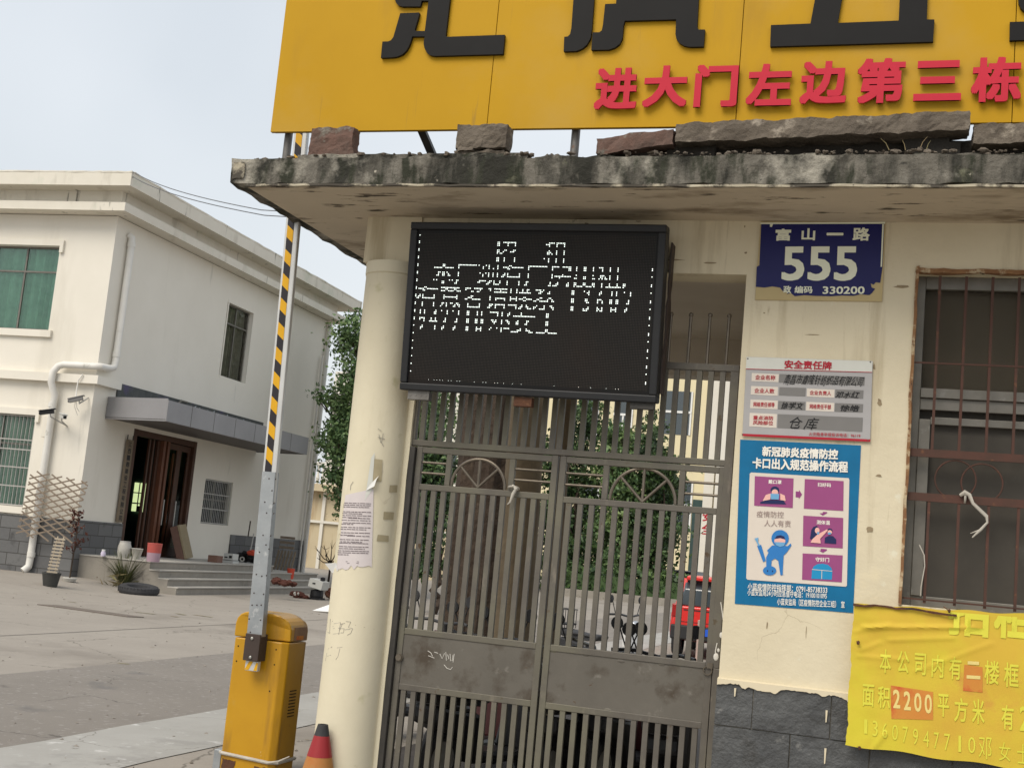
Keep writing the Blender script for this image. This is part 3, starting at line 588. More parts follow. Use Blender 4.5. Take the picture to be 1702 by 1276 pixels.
def px_poly(pts, ox, oy, sc): return [(ox+x/sc, oy+y/sc) for x, y in pts]
def letter(polys, ox, oy, sc):
    b = MB()
    for P in polys:
        b.prism([at(x, y, SY-.026) for x, y in px_poly(P, ox, oy, sc)], (0, .024, 0))
    b.build('black_letter', M['black_acrylic'], sg)
letter([[(230,-75),(258,0),(272,38),(300,66),(342,79),(556,79),(572,12),(655,12),(660,-40),(590,-60),(600,-110),(330,-130)],
        [(320,158),(545,150),(543,175),(492,350),(500,368),(610,368),(655,0),(740,-640),(760,-860),(1660,-890),(1640,-670),(1000,-650),(905,0),(855,425),(870,436),(1552,412),(1530,640),(720,662),(672,652),(632,622),(606,570),(596,520),(600,470),(608,432),(460,432),(445,490),(425,540),(395,595),(350,640),(290,668),(225,678),(92,684),(110,492),(180,490),(212,476),(238,440),(262,360)],
        [(300,-300),(560,-330),(600,-160),(345,-140)]], 620, 0, 7.09)
letter([[(230,-520),(440,-520),(424,0),(402,300),(388,400),(350,468),(305,508),(240,536),(106,541),(112,388),(148,384),(172,362),(186,300),(208,0)],
        [(540,45),(655,40),(672,-200),(1535,-230),(1520,0),(1505,290),(1520,312),(1587,312),(1572,490),(1430,493),(1370,482),(1318,452),(1288,410),(1277,360),(1285,205),(745,220),(732,270),(722,400),(694,460),(645,500),(580,522),(395,526),(410,342),(480,340),(505,322),(518,260)],
        [(441,-520),(1500,-560),(1510,-440),(435,-400)], [(800,-760),(980,-770),(960,-562),(790,-540)]], 920, 0, 6.304)
letter([[(82,162),(335,152),(510,148),(900,133),(1080,126),(1129,126),(1120,268),(77,299)], [(335,152),(399,-190),(569,-196),(510,148)], [(900,133),(915,-208),(1093,-214),(1080,126)], [(200,-184),(1100,-215),(1108,-330),(215,-290)], [(420,-300),(605,-307),(640,-510),(460,-500)], [(160,-505),(1120,-545),(1130,-650),(170,-610)]], 1260, 0, 3.851)
letter([[(1612,142),(2400,120),(2400,235),(1610,260)], [(1665,-60),(1668,20),(1682,55),(1715,82),(1800,90),(1850,60),(1840,-80)], [(1960,119),(2080,116),(2090,-350),(1970,-350)], [(2160,-60),(2330,-80),(2290,60),(2190,85)]], 1260, 0, 3.851)
for ch, x0, y0_, x1, y1_ in (('进',991,117,1061,185),('大',1071,113,1144,181),('门',1156,111,1227,181),('左',1242,110,1317,179),('边',1331,106,1408,176),('第',1425,101,1504,175),('三',1519,105,1598,171),('栋',1614,99,1697,173)):
    a, c = at(x0, y1_, SY), at(x1, y0_, SY); cx_, cz_ = (a.x+c.x)/2, (a.z+c.z)/2; wd = at(x1, (y0_+y1_)/2, SY).x-at(x0, (y0_+y1_)/2, SY).x; ht = at((x0+x1)/2, y0_, SY).z-at((x0+x1)/2, y1_, SY).z
    b = MB(); b.text(ch, (cx_, SY-.022, cz_), wd, ht, bold=.034, depth=.016); b.build('red_letter', M['red_acrylic'], sg)
# ------------------------------------------------------------------ rubble lying on the roof edge
def rubble(name, label, cat, boxes, m, group=None):
    b = MB()
    for i, (x0, x1, y0, y1, z0, z1) in enumerate(boxes): b.rough(x0, x1, y0, y1, z0, z1, .018, .015, 10, random.random()*50)
    tag(b.build(name, m), label, cat, group)
RZ = 4.155
def rx(px, py, Y=7.35): return at(px, py, Y)
a, c = rx(520, 245), rx(596, 245); rubble('broken_brick', 'broken reddish brick lying on the roof edge at the left end, by the striped boom', 'brick', [(a.x, c.x-.03, 7.3, 7.42, RZ, rx(550, 219).z+.01), (a.x+.05, c.x, 7.29, 7.41, RZ, RZ+.07)], M['brick'])
a, c = rx(761, 245), rx(845, 245); zt = rx(800, 213).z
rubble('brick_stub', 'crumbling grey brick stub on the roof edge under the black signboard letters', 'brick stub', [(a.x, c.x-.02, 7.3, 7.42, RZ-.02, RZ+.055), (a.x+.02, a.x+.13, 7.29, 7.4, RZ+.05, RZ+.09), (a.x+.01, c.x, 7.29, 7.43, RZ+.07, zt)], M['lintel'])
a, c = rx(652, 245), rx(700, 245); rubble('rubble_chip', 'small dark chips of rubble between the two brick stubs on the roof edge', 'rubble', [(a.x, a.x+.08, 7.3, 7.36, RZ, RZ+.025), (a.x+.1, c.x, 7.3, 7.36, RZ, RZ+.03)], M['lintel'])
LYF = 7.27
a, c = at(990, 240, LYF), at(1135, 240, LYF); d = at(1610, 235, LYF)
zt1, zt2, zt3 = at(1000, 218, LYF).z, at(1300, 202, LYF).z, at(1600, 191, LYF).z
def slope_slab(name, label, X0, X1, zb0, zb1, th, m, ya, yb, seed):
    b = MB(); b.rough(X0, X1, ya, yb, 0, th, .022, .015, 9, seed)
    for v in b.bm.verts: v.co.z += zb0+(zb1-zb0)*(v.co.x-X0)/(X1-X0)
    tag(b.build(name, m), label, 'concrete lintel', 'broken lintels on the roof')
slope_slab('broken_lintel', 'long broken concrete lintel lying along the roof edge under the red lettering', c.x-.05, d.x, 4.245, 4.30, .115, M['lintel'], LYF, LYF+.17, 3)
slope_slab('broken_lintel', 'short reddish broken lintel at the left end of the roof-edge rubble', a.x, c.x-.06, 4.175, 4.24, .10, M['brick'], LYF+.02, LYF+.18, 11)
slope_slab('broken_lintel', 'broken lintel at the far right of the roof edge, beyond the long one', d.x+.02, 2.6, 4.235, 4.26, .105, M['lintel'], LYF+.03, LYF+.2, 23)
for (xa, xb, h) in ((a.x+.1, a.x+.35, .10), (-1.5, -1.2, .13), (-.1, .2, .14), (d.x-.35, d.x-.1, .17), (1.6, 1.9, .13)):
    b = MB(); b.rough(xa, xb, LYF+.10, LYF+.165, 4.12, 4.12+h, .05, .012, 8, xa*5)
    tag(b.build('prop_brick', M['gap_shade']), 'brick coloured dark as shade, propping a broken lintel clear of the roof', 'brick', 'bricks propping the roof lintels')
b = MB(); b.rough(a.x+.15, 3.2, LYF+.17, LYF+.2, 4.12, 4.30, .06, .012, 6, 31); tag(b.build('shade_backing', M['gap_shade']), 'long added strip coloured as the shadow behind the broken lintels on the roof', 'shadow backing')  # added backing; its dark colour paints the shadow gap below the lintels
b = MB()
for (x, y, l, dx) in ((1478, 250, .07, -.05), (1505, 250, .06, -.02), (1528, 250, .08, .04), (1540, 248, .05, .02)):
    p = at(x, y, 7.22); b.path([p, p+Vector((dx*.4, 0, l*.6)), p+Vector((dx, 0, l))], [.003, .002, .001], 4)
tag(b.build('dry_weeds', M['dry_leaf']), 'dry weed stalks sprouting on the roof edge below the long lintel', 'weeds')
b = MB()
for k in range(420):
    x = random.uniform(-4.25, 2.5); y = 7.2+abs(random.gauss(0, .10)); r = random.choice((.006, .008, .01, .014, .02)); b.ball((x, min(y, 7.6), 4.135+r*.3+.02*(x > -3.9)), r, (random.uniform(.8, 1.6), 1, random.uniform(.4, .9)), 6, 4, .35)
tag(b.build('crumbs', M['lintel']), 'crumbled concrete and grit strewn along the front edge of the roof', 'grit', kind='stuff')
# ------------------------------------------------------------------ flat signs on the wall; helper maps photo outlines on to the sign's own plane
def pf(mb, pts, Y, ox=0, oy=0, sc=1): mb.poly([at(ox+x/sc, oy+y/sc, Y) for x, y in pts])
def ptext(mb, s, x0, y0, x1, y1, Y, ox=0, oy=0, sc=1, bold=.012, tilt=0, hand=False):
    """text between left-middle (x0,..) and right-middle, box height from y0..y1 at its centre"""
    l = at(ox+x0/sc, oy+((y0+y1)/2-tilt*(x1-x0)/2)/sc, Y); r = at(ox+x1/sc, oy+((y0+y1)/2+tilt*(x1-x0)/2)/sc, Y)
    t = at(ox+(x0+x1)/2/sc, oy+y0/sc, Y); q = at(ox+(x0+x1)/2/sc, oy+y1/sc, Y); ux = (r-l).normalized(); uz = Vector((-ux.z, 0, ux.x))
    zc = (l.z+r.z)/2; warp = None
    if hand: warp = lambda p: Vector((p.x+.30*(p.z-zc)+.004*noise.noise(p*45), p.y, p.z+.10*(p.x-l.x)*0+.005*noise.noise(p*38+Vector((5, 2, 1)))+.004*noise.noise(p*14)))
    mb.text(s, (l+r)/2, (r-l).length*.95, t.z-q.z, ux, uz, bold, 0, warp)
def board(mb, pts, Y, th): mb.prism([at(x, y, Y-th) for x, y in pts], (0, th, 0))
def pieces(name, m, quads, Y, O, parent):
    for q in quads:
        b = MB(); pf(b, q, Y, *O); b.build(name, m, parent)
def liner(parent, m, Y, O, bd0, tl0, name='text_line', hand=False):
    def T(s, x0, y0, x1, y1, bd=bd0, tl=tl0):
        b = MB(); ptext(b, s, x0, y0, x1, y1, Y, *O, bold=bd, tilt=tl, hand=hand); b.build(name, m, parent)
    return T
# house number plate
np_ = thing('number_plate', 'blue enamel house number plate reading 555 high on the cream wall', 'number plate', at(1366, 435, WY))
b = MB(); board(b, [(1264,368),(1472,368),(1466,501),(1255,498)], WY-.001, .010); b.build('bare_plate', M['plate_bare'], np_, bevel=.002)
b = MB(); O = (1180, 340, 3.19)
edge = [(272,96),(925,98),(915,330),(903,415),(880,412),(868,425),(852,418),(858,440),(876,447),(858,470),(845,480),(800,476),(760,484),(700,482),(640,486),(560,484),(500,480),(450,486),(430,470),(408,474),(410,455),(385,458),(372,440),(330,434),(290,440),(243,436),(248,330),(262,322)]
pf(b, edge, WY-.0135, *O); b.build('blue_enamel', M['plate_blue'], np_)
T = liner(np_, M['plate_text'], WY-.015, O, .02, 0)
T('富',345,128,432,192,.03); T('山',484,126,560,190,.03); T('一',616,150,710,164,.02); T('路',755,122,850,192,.03)
T('555',372,222,792,404,.022); T('编码',446,432,546,470,.025); T('政',388,430,432,470,.025); T('330200',592,434,826,474,.02)
b = MB(); pf(b, [(268,96),(930,92),(929,102),(268,104)], WY-.016, *O); pf(b, [(914,104),(922,104),(912,330),(905,330)], WY-.016, *O); pf(b, [(318,104),(335,104),(328,120),(318,118)], WY-.016, *O); b.build('worn_rim', M['plate_text'], np_)
# safety notice board
sb = thing('safety_board', 'grey safety responsibility board with handwritten fields and red heading', 'notice board', at(1342, 663, WY))
O = (1180, 580, 5.67)
b = MB(); pts = [(345,72),(1535,112),(1510,873),(305,800)]; board(b, px_poly(pts, *O), WY-.001, .012); b.build('board', M['board_grey'], sb, bevel=.002)
b = MB(); pf(b, [(345,74),(1533,114),(1528,216),(338,184)], WY-.0145, *O); b.build('heading_band', M['board_head'], sb)
pieces('red_rule', M['crimson'], ([(338,184),(1528,216),(1528,222),(337,190)], [(300,796),(1512,850),(1510,873),(305,818)]), WY-.016, O, sb)
pieces('field_label', M['poster_white'], ([(395,225),(650,237),(645,312),(392,302)], [(388,347),(642,357),(638,440),(384,428)], [(915,372),(1175,382),(1172,458),(912,447)], [(382,474),(640,486),(636,567),(378,556)], [(908,496),(1172,508),(1168,590),(905,578)], [(375,600),(632,612),(626,742),(370,728)]), WY-.0145, O, sb)
pieces('field', M['field_grey'], ([(655,235),(1460,262),(1455,345),(650,315)], [(655,358),(905,366),(900,446),(650,436)], [(1182,380),(1448,388),(1444,468),(1178,458)], [(645,488),(900,498),(897,577),(641,567)], [(1178,508),(1445,518),(1440,598),(1174,590)], [(640,612),(1442,646),(1436,780),(634,742)]), WY-.0145, O, sb)
T = liner(sb, M['crimson'], WY-.017, O, .02, .035)
T('安全责任牌',690,110,1160,190,.03); T('企业名称',422,245,622,290); T('企业人数',414,370,612,415); T('企业负责人',936,392,1148,434); T('网格责任领导',405,500,614,545); T('网格责任干部',935,520,1146,565); T('重点消防',402,628,602,668); T('风险部位',400,674,600,714); T('火灾隐患举报投诉电话：96119',920,790,1430,824,.01)
T = liner(sb, M['ink'], WY-.017, O, .010, .035, 'handwriting', True)
T('南昌市鑫隆针纺织品有限公司',688,248,1462,340,.004); T('邓水红',1182,402,1410,460); T('徐学文',668,500,884,562); T('徐皓',1225,528,1412,590); T('仓',745,640,875,750,.003); T('库',895,645,1020,765,.003)
for x, y in ((357,90),(1512,122),(1490,858),(308,806)):
    b = MB(); b.ball(at(O[0]+x/O[2], O[1]+y/O[2], WY-.014), .005, n=8, m=6); b.build('screw', M['steel'], sb)
# epidemic poster
po = thing('poster', 'blue epidemic control poster with white panel and purple picture tiles', 'poster', at(1326, 870, WY))
O = (1200, 720, 4.118)
b = MB(); N = 16; q = [(125,42),(952,82),(898,1228),(88,1165)]
rows = []
for j in range(N+1):
    r_ = []
    for i in range(N+1):
        s_, t_ = i/N, j/N; x = (q[0][0]*(1-s_)+q[1][0]*s_)*(1-t_)+(q[3][0]*(1-s_)+q[2][0]*s_)*t_; y = (q[0][1]*(1-s_)+q[1][1]*s_)*(1-t_)+(q[3][1]*(1-s_)+q[2][1]*s_)*t_
        p = at(O[0]+x/O[2], O[1]+y/O[2], WY-.003); r_.append(b.v(p+Vector((0, .0012*noise.noise(p*9), 0))))
    rows.append(r_)
for j in range(N):
    for i in range(N): b.f([rows[j][i], rows[j][i+1], rows[j+1][i+1], rows[j+1][i]])
b.build('sheet', M['poster_blue'], po, sm=True)
b = MB(); P = [(200,267),(868,306),(872,320),(855,1040),(848,1048),(175,1000),(166,990),(190,275)]; pf(b, P, WY-.006, *O); b.build('white_panel', M['poster_white'], po)
pieces('picture_tile', M['tile_purple'], ([(225,292),(490,308),(484,510),(220,494)], [(567,312),(833,326),(830,530),(560,514)], [(557,562),(830,578),(826,786),(553,770)], [(552,820),(826,834),(820,1018),(548,1000)]), WY-.008, O, po)
pieces('arrow', M['arrow_purple'], ([(505,396),(528,398),(528,386),(548,418),(526,448),(526,438),(504,436)], [(690,536),(720,538),(720,544),(690,562),(668,546),(690,545)], [(675,788),(718,792),(718,800),(690,816),(664,800),(676,800)]), WY-.008, O, po)
T = liner(po, M['poster_text'], WY-.009, O, .02, .045)
T('新冠肺炎疫情防控',262,98,808,168,.035); T('卡口出入规范操作流程',192,178,880,254,.035); T('戴口罩',316,318,410,346); T('扫好码',652,338,748,366); T('测体温',645,594,742,624); T('守好门',638,848,736,878)
T('小蓝疫情防控指挥部：0791-85738333',162,1034,735,1082,.012); T('小蓝安监局24小时应急值守电话：19100101095',160,1076,732,1120,.012); T('小蓝安监局（区疫情防控企业三组）  宣',365,1136,852,1184,.012)
T = liner(po, M['grey_text'], WY-.009, O, .005, .03, 'grey_slogan')
T('疫情防控',232,532,428,576); T('人人有责',284,594,476,638)
def ell(cx_, cy_, rx_, ry_, n=18, rot=0): return [(cx_+rx_*math.cos(2*math.pi*i/n)*math.cos(rot)-ry_*math.sin(2*math.pi*i/n)*math.sin(rot), cy_+rx_*math.cos(2*math.pi*i/n)*math.sin(rot)+ry_*math.sin(2*math.pi*i/n)*math.cos(rot)) for i in range(n)]
def pics(name, m, L_, lay=.0095):
    for k, P in enumerate(L_): b = MB(); pf(b, P, WY-lay-.0003*k, *O); b.build(name, M[m], po)
pics('picture_hair', 'navy', [ell(362,388,30,26), [(262,470),(300,452),(420,458),(440,486),(262,480)], [(625,640),(650,630),(662,650),(650,690),(645,728),(602,722),(612,660)], ell(738,664,18,14), [(705,712),(730,700),(760,702),(782,725),(782,756),(702,750)]], .0092)
pics('picture_skin', 'skin_print', [ell(362,404,22,22), [(300,420),(335,410),(330,452),(278,462)], [(398,410),(430,425),(436,462),(400,455)], ell(652,664,16,20), [(655,690),(720,655),(724,664),(672,720),(676,752),(606,746),(620,722)], ell(738,676,15,15)], .0108)
pics('picture_mask', 'mask_blue', [[(332,412),(392,414),(388,452),(334,450)], [(652,672),(668,676),(662,692),(650,688)], ell(736,684,12,8)], .0128)
pics('picture_door', 'door_blue', [[(612,994),(616,932),(628,908),(655,893),(690,890),(725,898),(748,918),(756,940),(752,1000)]], .0092)
pics('door_lines', 'poster_white', [[(616,928),(755,940),(755,944),(616,932)], [(682,934),(686,934),(684,996),(680,996)]], .0105)
# a cartoon helper in a plain blue protective suit
pics('suit_figure', 'suit_blue', [ell(398,718,60,58), [(345,765),(450,770),(470,752),(476,765),(445,812),(422,835),(415,965),(428,966),(400,970),(385,870),(362,855),(340,870),(336,935),(304,930),(302,850),(318,815),(308,800)], [(240,768),(268,762),(300,870),(282,880)], ell(326,938,46,32)], .0092)
pics('figure_face', 'skin_print', [ell(396,735,38,30)], .0108)
pics('figure_hair', 'navy', [[(360,722),(375,700),(400,696),(425,704),(434,726),(400,716)], ell(312,940,4,6), ell(346,942,4,6)], .0112)
pics('figure_mask', 'mask_blue', [[(362,742),(434,746),(425,768),(398,776),(370,764)], [(222,718),(250,712),(246,740),(262,768),(250,772),(236,742)]], .0116)
# faded rental banner on the grille: cloth with soft folds
BY = 7.80
def fold(x, z):
    f_ = .004*math.sin(9*z+4*x+2*noise.noise(Vector((x*3, 0, z*3))))*math.exp(-((z-1.52)/.16)**2) + .004*noise.noise(Vector((x*4, 1.3, z*6))) + .006*math.exp(-((x+.16)/.12)**2)*noise.noise(Vector((x*9, 2, z*9)))
    for (xa, za, xb, zb2, d_) in ((-.24,1.44,-.05,1.50,.005), (-.21,1.335,-.10,1.39,.005), (-.05,1.41,.30,1.46,.005), (-.22,1.30,.05,1.31,.004), (-.18,.68,-.05,.88,.006), (.1,1.25,.5,1.45,.004), (-.2,1.47,.4,1.53,.010)):
        vx, vz = xb-xa, zb2-za; L2 = vx*vx+vz*vz; t_ = max(0, min(1, ((x-xa)*vx+(z-za)*vz)/L2)); dd = math.hypot(x-xa-t_*vx, z-za-t_*vz); f_ += d_*math.exp(-(dd/.012)**2)
    return f_
bn = thing('rental_banner', 'faded yellow cloth rental banner hung below the barred window', 'banner', (.6, BY, .78))
BC = [at(1419, 1003, BY), at(1702, 1020, BY), at(1422, 1239, BY), at(1702, 1279, BY)]
X0, X1 = BC[0].x, 1.75
def bz(x, t_):    # t 0 top .. 1 bottom
    k = (x-X0)/(BC[1].x-X0); top = BC[0].z+(BC[1].z-BC[0].z)*min(k, 1.3)+.008*math.sin(x*21)*.6; bot = BC[2].z+(BC[3].z-BC[2].z)*min(k, 1.3)+.006*math.sin(x*15+1); return top+(bot-top)*t_
b = MB(); NX, NZ = 150, 80; R_ = []
for i in range(NX+1):
    c_ = []
    for j in range(NZ+1):
        x = X0+(X1-X0)*i/NX; z = bz(x, j/NZ); x2 = x+(.004*math.sin(j*.21)+.006*noise.noise(Vector((0, j*.3, 3))) if i == 0 else 0); c_.append(b.v((x2, BY-fold(x, z), z)))
    R_.append(c_)
for i in range(NX):
    for j in range(NZ): b.f([R_[i][j], R_[i+1][j], R_[i+1][j+1], R_[i][j+1]])
b.build('cloth', M['banner'], bn, sm=True)
warp = lambda p: Vector((p.x, BY-fold(p.x, p.z)-.0035, p.z))
warp2 = lambda p: Vector((p.x, BY-fold(p.x, p.z)-.002, p.z))
O = (1420, 1000, 4.624)
def bt(mb, s, x0, y0, x1, y1, bd=.01, tl=.09):
    l = at(O[0]+x0/O[2], O[1]+((y0+y1)/2-tl*(x1-x0)/2)/O[2], BY); r = at(O[0]+x1/O[2], O[1]+((y0+y1)/2+tl*(x1-x0)/2)/O[2], BY); t = at(O[0]+(x0+x1)/2/O[2], O[1]+y0/O[2], BY); q = at(O[0]+(x0+x1)/2/O[2], O[1]+y1/O[2], BY)
    ux = (r-l).normalized(); mb.text(s, (l+r)/2, (r-l).length, t.z-q.z, ux, Vector((-ux.z, 0, ux.x)), bd, 0, warp)
b = MB()
bt(b, '招', 720, -110, 1040, 262, .03); bt(b, '租', 1075, -70, 1380, 285, .03)
pc_ = at(O[0]+900/O[2], O[1]+88/O[2], BY); bmesh.ops.bisect_plane(b.bm, geom=b.bm.verts[:]+b.bm.edges[:]+b.bm.faces[:], plane_co=pc_, plane_no=(-.02, 0, 1), clear_outer=True); b.build('heading', M['banner_text'], bn)
def bline(row, bd):
    b = MB()
    for ch, x0, x1, y0, y1 in row: bt(b, ch, x0, y0, x1, y1, bd)
    b.build('faded_text_line', M['banner_text'], bn)
bline((('本',196,282,362,545),('公',330,420,375,545),('司',462,550,392,560),('内',594,686,405,580),('有',728,822,420,595),('楼',1000,1112,450,630),('框',1150,1262,465,655)), .014)
bline((('面',62,152,630,800),('积',180,275,645,815),('平',640,728,705,880),('方',768,870,735,920),('米',905,1000,745,935),('有',1130,1225,790,980),('2',1270,1340,800,990)), .014)
bline((('1',75,100,900,1010),('3',140,180,910,1030),('6',215,255,925,1045),('0',290,335,940,1060),('7',370,412,955,1080),('9',450,490,970,1095),('4',530,575,985,1110),('7',610,650,1000,1125),('7',690,735,1010,1140),('1',800,820,1025,1150),('0',875,930,1035,1160),('邓',955,1055,1035,1205),('女',1110,1200,1075,1220),('士',1250,1340,1090,1240)), .004)
def cpatch(mb, P, wf, n=14):
    a, b_, c_, d_ = [at(O[0]+x/O[2], O[1]+y/O[2], BY) for x, y in P]; R2 = [[mb.v(wf((a*(1-s_/n)+b_*(s_/n))*(1-t_/n)+(d_*(1-s_/n)+c_*(s_/n))*(t_/n))) for s_ in range(n+1)] for t_ in range(n+1)]
    for j in range(n):
        for i in range(n): mb.f([R2[j][i], R2[j][i+1], R2[j+1][i+1], R2[j+1][i]])
for P in ([(280,640),(605,690),(605,905),(285,895)], [(845,480),(985,500),(985,695),(835,680)]):
    b = MB(); cpatch(b, P, warp2); b.build('red_patch', M['banner_red'], bn)
for ch, x0, y0, x1, y1, bd in (('2',298,672,352,815,.02),('2',380,685,434,830,.02),('0',460,697,516,842,.015),('0',540,708,596,855,.015),('二',862,455,968,590,.03)):
    b = MB(); bt(b, ch, x0, y0, x1, y1, bd, .06); b.build('pale_numeral', M['banner_pale'], bn)
b = MB()
for (x, y) in ((730,68),(30,312),(40,1122)): 
    b = MB(); p = at(O[0]+x/O[2], O[1]+y/O[2], BY-.02); b.ball(p, .009, (1, .8, 1.2), 8, 6, .2); b.path([p, p+Vector((-.03, .06, .02))], .003, 4); b.build('tie', M['rust'], bn)
b = MB(); b.rough(at(1421, 1004, BY-.01).x-.01, at(1590, 1010, BY).x, BY-.016, BY-.006, at(1421, 1004, BY).z-.006, at(1421, 1004, BY).z+.006, .03, .012, 9, 3); b.build('frayed_edge', M['rust'], bn)
#BARRIER
# ------------------------------------------------------------------ boom barrier
BXF = 8.2
bc = thing('boom_barrier', 'yellow boom barrier cabinet with raised black and yellow striped boom', 'boom barrier', (-4.3, 8.4, 0))
xl, xr = -4.50, -4.085; ch_ = .042; cd_ = .31
def cab(z): return [(xl+.012, BXF, z), (xr-ch_, BXF, z), (xr, BXF+ch_, z), (xr, BXF+cd_, z), (xl, BXF+cd_, z), (xl, BXF+.012, z)]
b = MB(); b.prism(cab(.02), (0, 0, .92)); b.build('cabinet', M['barrier_yellow'], bc, bevel=.012)
b = MB(); sec_ = [(xl-.003, .947), (xl-.003, 1.04), (xl+.006, 1.075), (xl+.03, 1.105), (xl+.065, 1.122), (xl+.11, 1.13), (xr-.13, 1.13), (xr-.085, 1.122), (xr-.05, 1.105), (xr-.02, 1.085), (xr-.004, 1.06), (xr+.003, 1.03), (xr+.003, .947)]
prev = None
for k, (yy, ins) in enumerate(((BXF-.003, .0), (BXF+cd_-.05, 0), (BXF+cd_+.003, .012))):
    R_ = []
    for x, z in sec_:
        cut = max(0, x-(xr-ch_)) if k == 0 else 0
        R_.append(b.v((x, yy+cut, z-(ins if z > 1 else 0))))
    if prev:
        for q in range(len(sec_)): b.f([prev[q], prev[(q+1) % len(sec_)], R_[(q+1) % len(sec_)], R_[q]])
    else: b.f(R_[::-1])
    prev = R_
b.f(prev); b.build('lid', M['barrier_yellow'], bc, bevel=.008)
b = MB(); b.box(xl+.02, xr-.02, BXF+.02, BXF+.29, 0, .021); b.build('foot', M['dark_post'], bc)
b = MB()
for (px, py) in ((396, 1073), (393, 1098), (459, 1079), (456, 1104), (448, 1148)): b.ball(at(px, py, BXF-.001), .006, (1, .3, 1), 8, 6)
b.build('rivet_holes', M['hole'], bc)
b = MB()
for k in range(9): 
    z = .42+k*.022; b.box(xr-.002, xr+.003, BXF+.13, BXF+.23, z, z+.007)
b.build('louvre', M['hole'], bc)
b = MB(); b.prism([(xr+.0035, BXF+.09, 1.045), (xr+.0035, BXF+.29, 1.045), (xr+.0035, BXF+.29, .952), (xr+.0035, BXF+.09, .952)], (.002, 0, 0)); b.build('faded_sticker', mat('faded_label', (.24,.13,.06), (.30,.17,.08), 22, .5), bc)
b = MB(); b.prism([(xr+.006, BXF+.13, .985), (xr+.006, BXF+.24, .985), (xr+.006, BXF+.24, .958), (xr+.006, BXF+.13, .958)], (.001, 0, 0)); b.build('sticker_patch', M['banner_red'], bc)
# boom: aluminium beam with tape, joined to the bracket by a perforated steel plate
def bx(px, py, Y=8.1): return at(px, py, Y)
ax0 = -4.345; ax1 = -4.255     # the boom leans a touch
def boomx(z): return -4.300+(-4.385+4.300)*(z-1.0)/3.0
bl, bh_ = .055, .115
b = MB(); zt = 5.6
b.hexa([(boomx(1.9)-bl, 8.11, 1.9), (boomx(1.9)+bl, 8.11, 1.9), (boomx(1.9)+bl, 8.15, 1.9), (boomx(1.9)-bl, 8.15, 1.9), (boomx(zt)-bl, 8.11, zt), (boomx(zt)+bl, 8.11, zt), (boomx(zt)+bl, 8.15, zt), (boomx(zt)-bl, 8.15, zt)])
bm_ = b.build('boom', M['alu_beam'], bc, bevel=.008)
by, bk = MB(), MB(); z = 2.1; k = 0
TL_, TR_ = -.036, .018
def stripe(mb, z0, z1, y=8.1085):
    s_ = -.045
    P = [(boomx(z0)+TL_, y, z0-s_/2), (boomx(z0)+TR_, y, z0+s_/2), (boomx(z1)+TR_, y, z1+s_/2), (boomx(z1)+TL_, y, z1-s_/2)]; mb.prism(P, (0, -.0012, 0))
while z < 5.5:
    stripe(bk if k % 2 == 0 else by, z, z+.0905); z += .0905; k += 1
by.build('yellow_tape', M['tape_yellow'], bm_); bk.build('black_tape', M['tape_black'], bm_)
b = MB(); b.prism([(boomx(.97)-.052, 8.106, .97), (boomx(.97)+.058, 8.106, .97), (boomx(2.12)+.046, 8.106, 2.12), (boomx(2.12)-.05, 8.106, 2.12)], (0, -.006, 0)); b.hexa([(boomx(.97)+.058, 8.1, .97), (boomx(.97)+.064, 8.1, .97), (boomx(.97)+.064, 8.16, .97), (boomx(.97)+.058, 8.16, .97), (boomx(2.12)+.046, 8.1, 2.12), (boomx(2.12)+.052, 8.1, 2.12), (boomx(2.12)+.052, 8.16, 2.12), (boomx(2.12)+.046, 8.16, 2.12)])
pl_ = b.build('splice_plate', M['galv'], bc)
b = MB()
for (px, py) in ((447,795),(458,796),(452,815),(440,834),(455,836),(443,852),(455,853),(437,889),(450,890),(442,905),(431,917),(447,912),(426,954),(435,957),(443,956),(422,985),(438,987),(419,1005),(427,1005),(434,1005),(414,1028),(433,1030),(416,1050)): b.ball(at(px, py, 8.0985), .0055, (1, .5, 1), 8, 6)
b.build('rivet', M['bracket'], pl_)
b = MB(); b.box(boomx(.9)-.057, boomx(.9)+.060, 8.085, 8.198, .80, .985); b.build('boom_bracket', M['bracket'], bc, bevel=.004)
b = MB()
for z in (.955, .825): b.lathe([(.012, .006), (.012, 0), (0, 0)][::-1], (boomx(z), 8.0845, z), 10, (0, -1, 0)); b.ball((boomx(z), 8.082, z), .011, (1, .5, 1), 10, 6)
b.build('bracket_bolt', M['bolt'], bc)
b = MB(); b.box(boomx(.75)-.05, boomx(.75)+.05, 8.11, 8.15, .73, .80); b.build('boom_tail', M['alu_beam'], bc, bevel=.004)
b = MB(); b.prism([(boomx(.75)-.05, 8.109, .735), (boomx(.75)-.02, 8.109, .735), (boomx(.75)+.01, 8.109, .795), (boomx(.75)-.02, 8.109, .795)], (0, -.0012, 0)); b.prism([(boomx(.75)+.02, 8.109, .735), (boomx(.75)+.045, 8.109, .735), (boomx(.75)+.05, 8.109, .79), (boomx(.75)+.035, 8.109, .79)], (0, -.0012, 0)); b.build('tail_tape', M['tape_yellow'], bc)
b = MB(); ring_ = [Vector(p) for p in cab(.14)]; cen = Vector((-4.3, BXF+.155, .14)); P = [cen+(p-cen)*1.04+Vector((0, 0, -.02*((p.x-xl)/.36))) for p in ring_]; b.path(P+[P[0]], .012, 8); b.path([P[1], P[1]+Vector((.10, -.05, .03)), P[1]+Vector((.17, -.03, .07))], [.008, .006, .003], 6)
tag(b.build('white_strap', M['cloth'], sm=True), 'white cloth strap tied round the foot of the yellow barrier cabinet', 'strap')
b = MB()
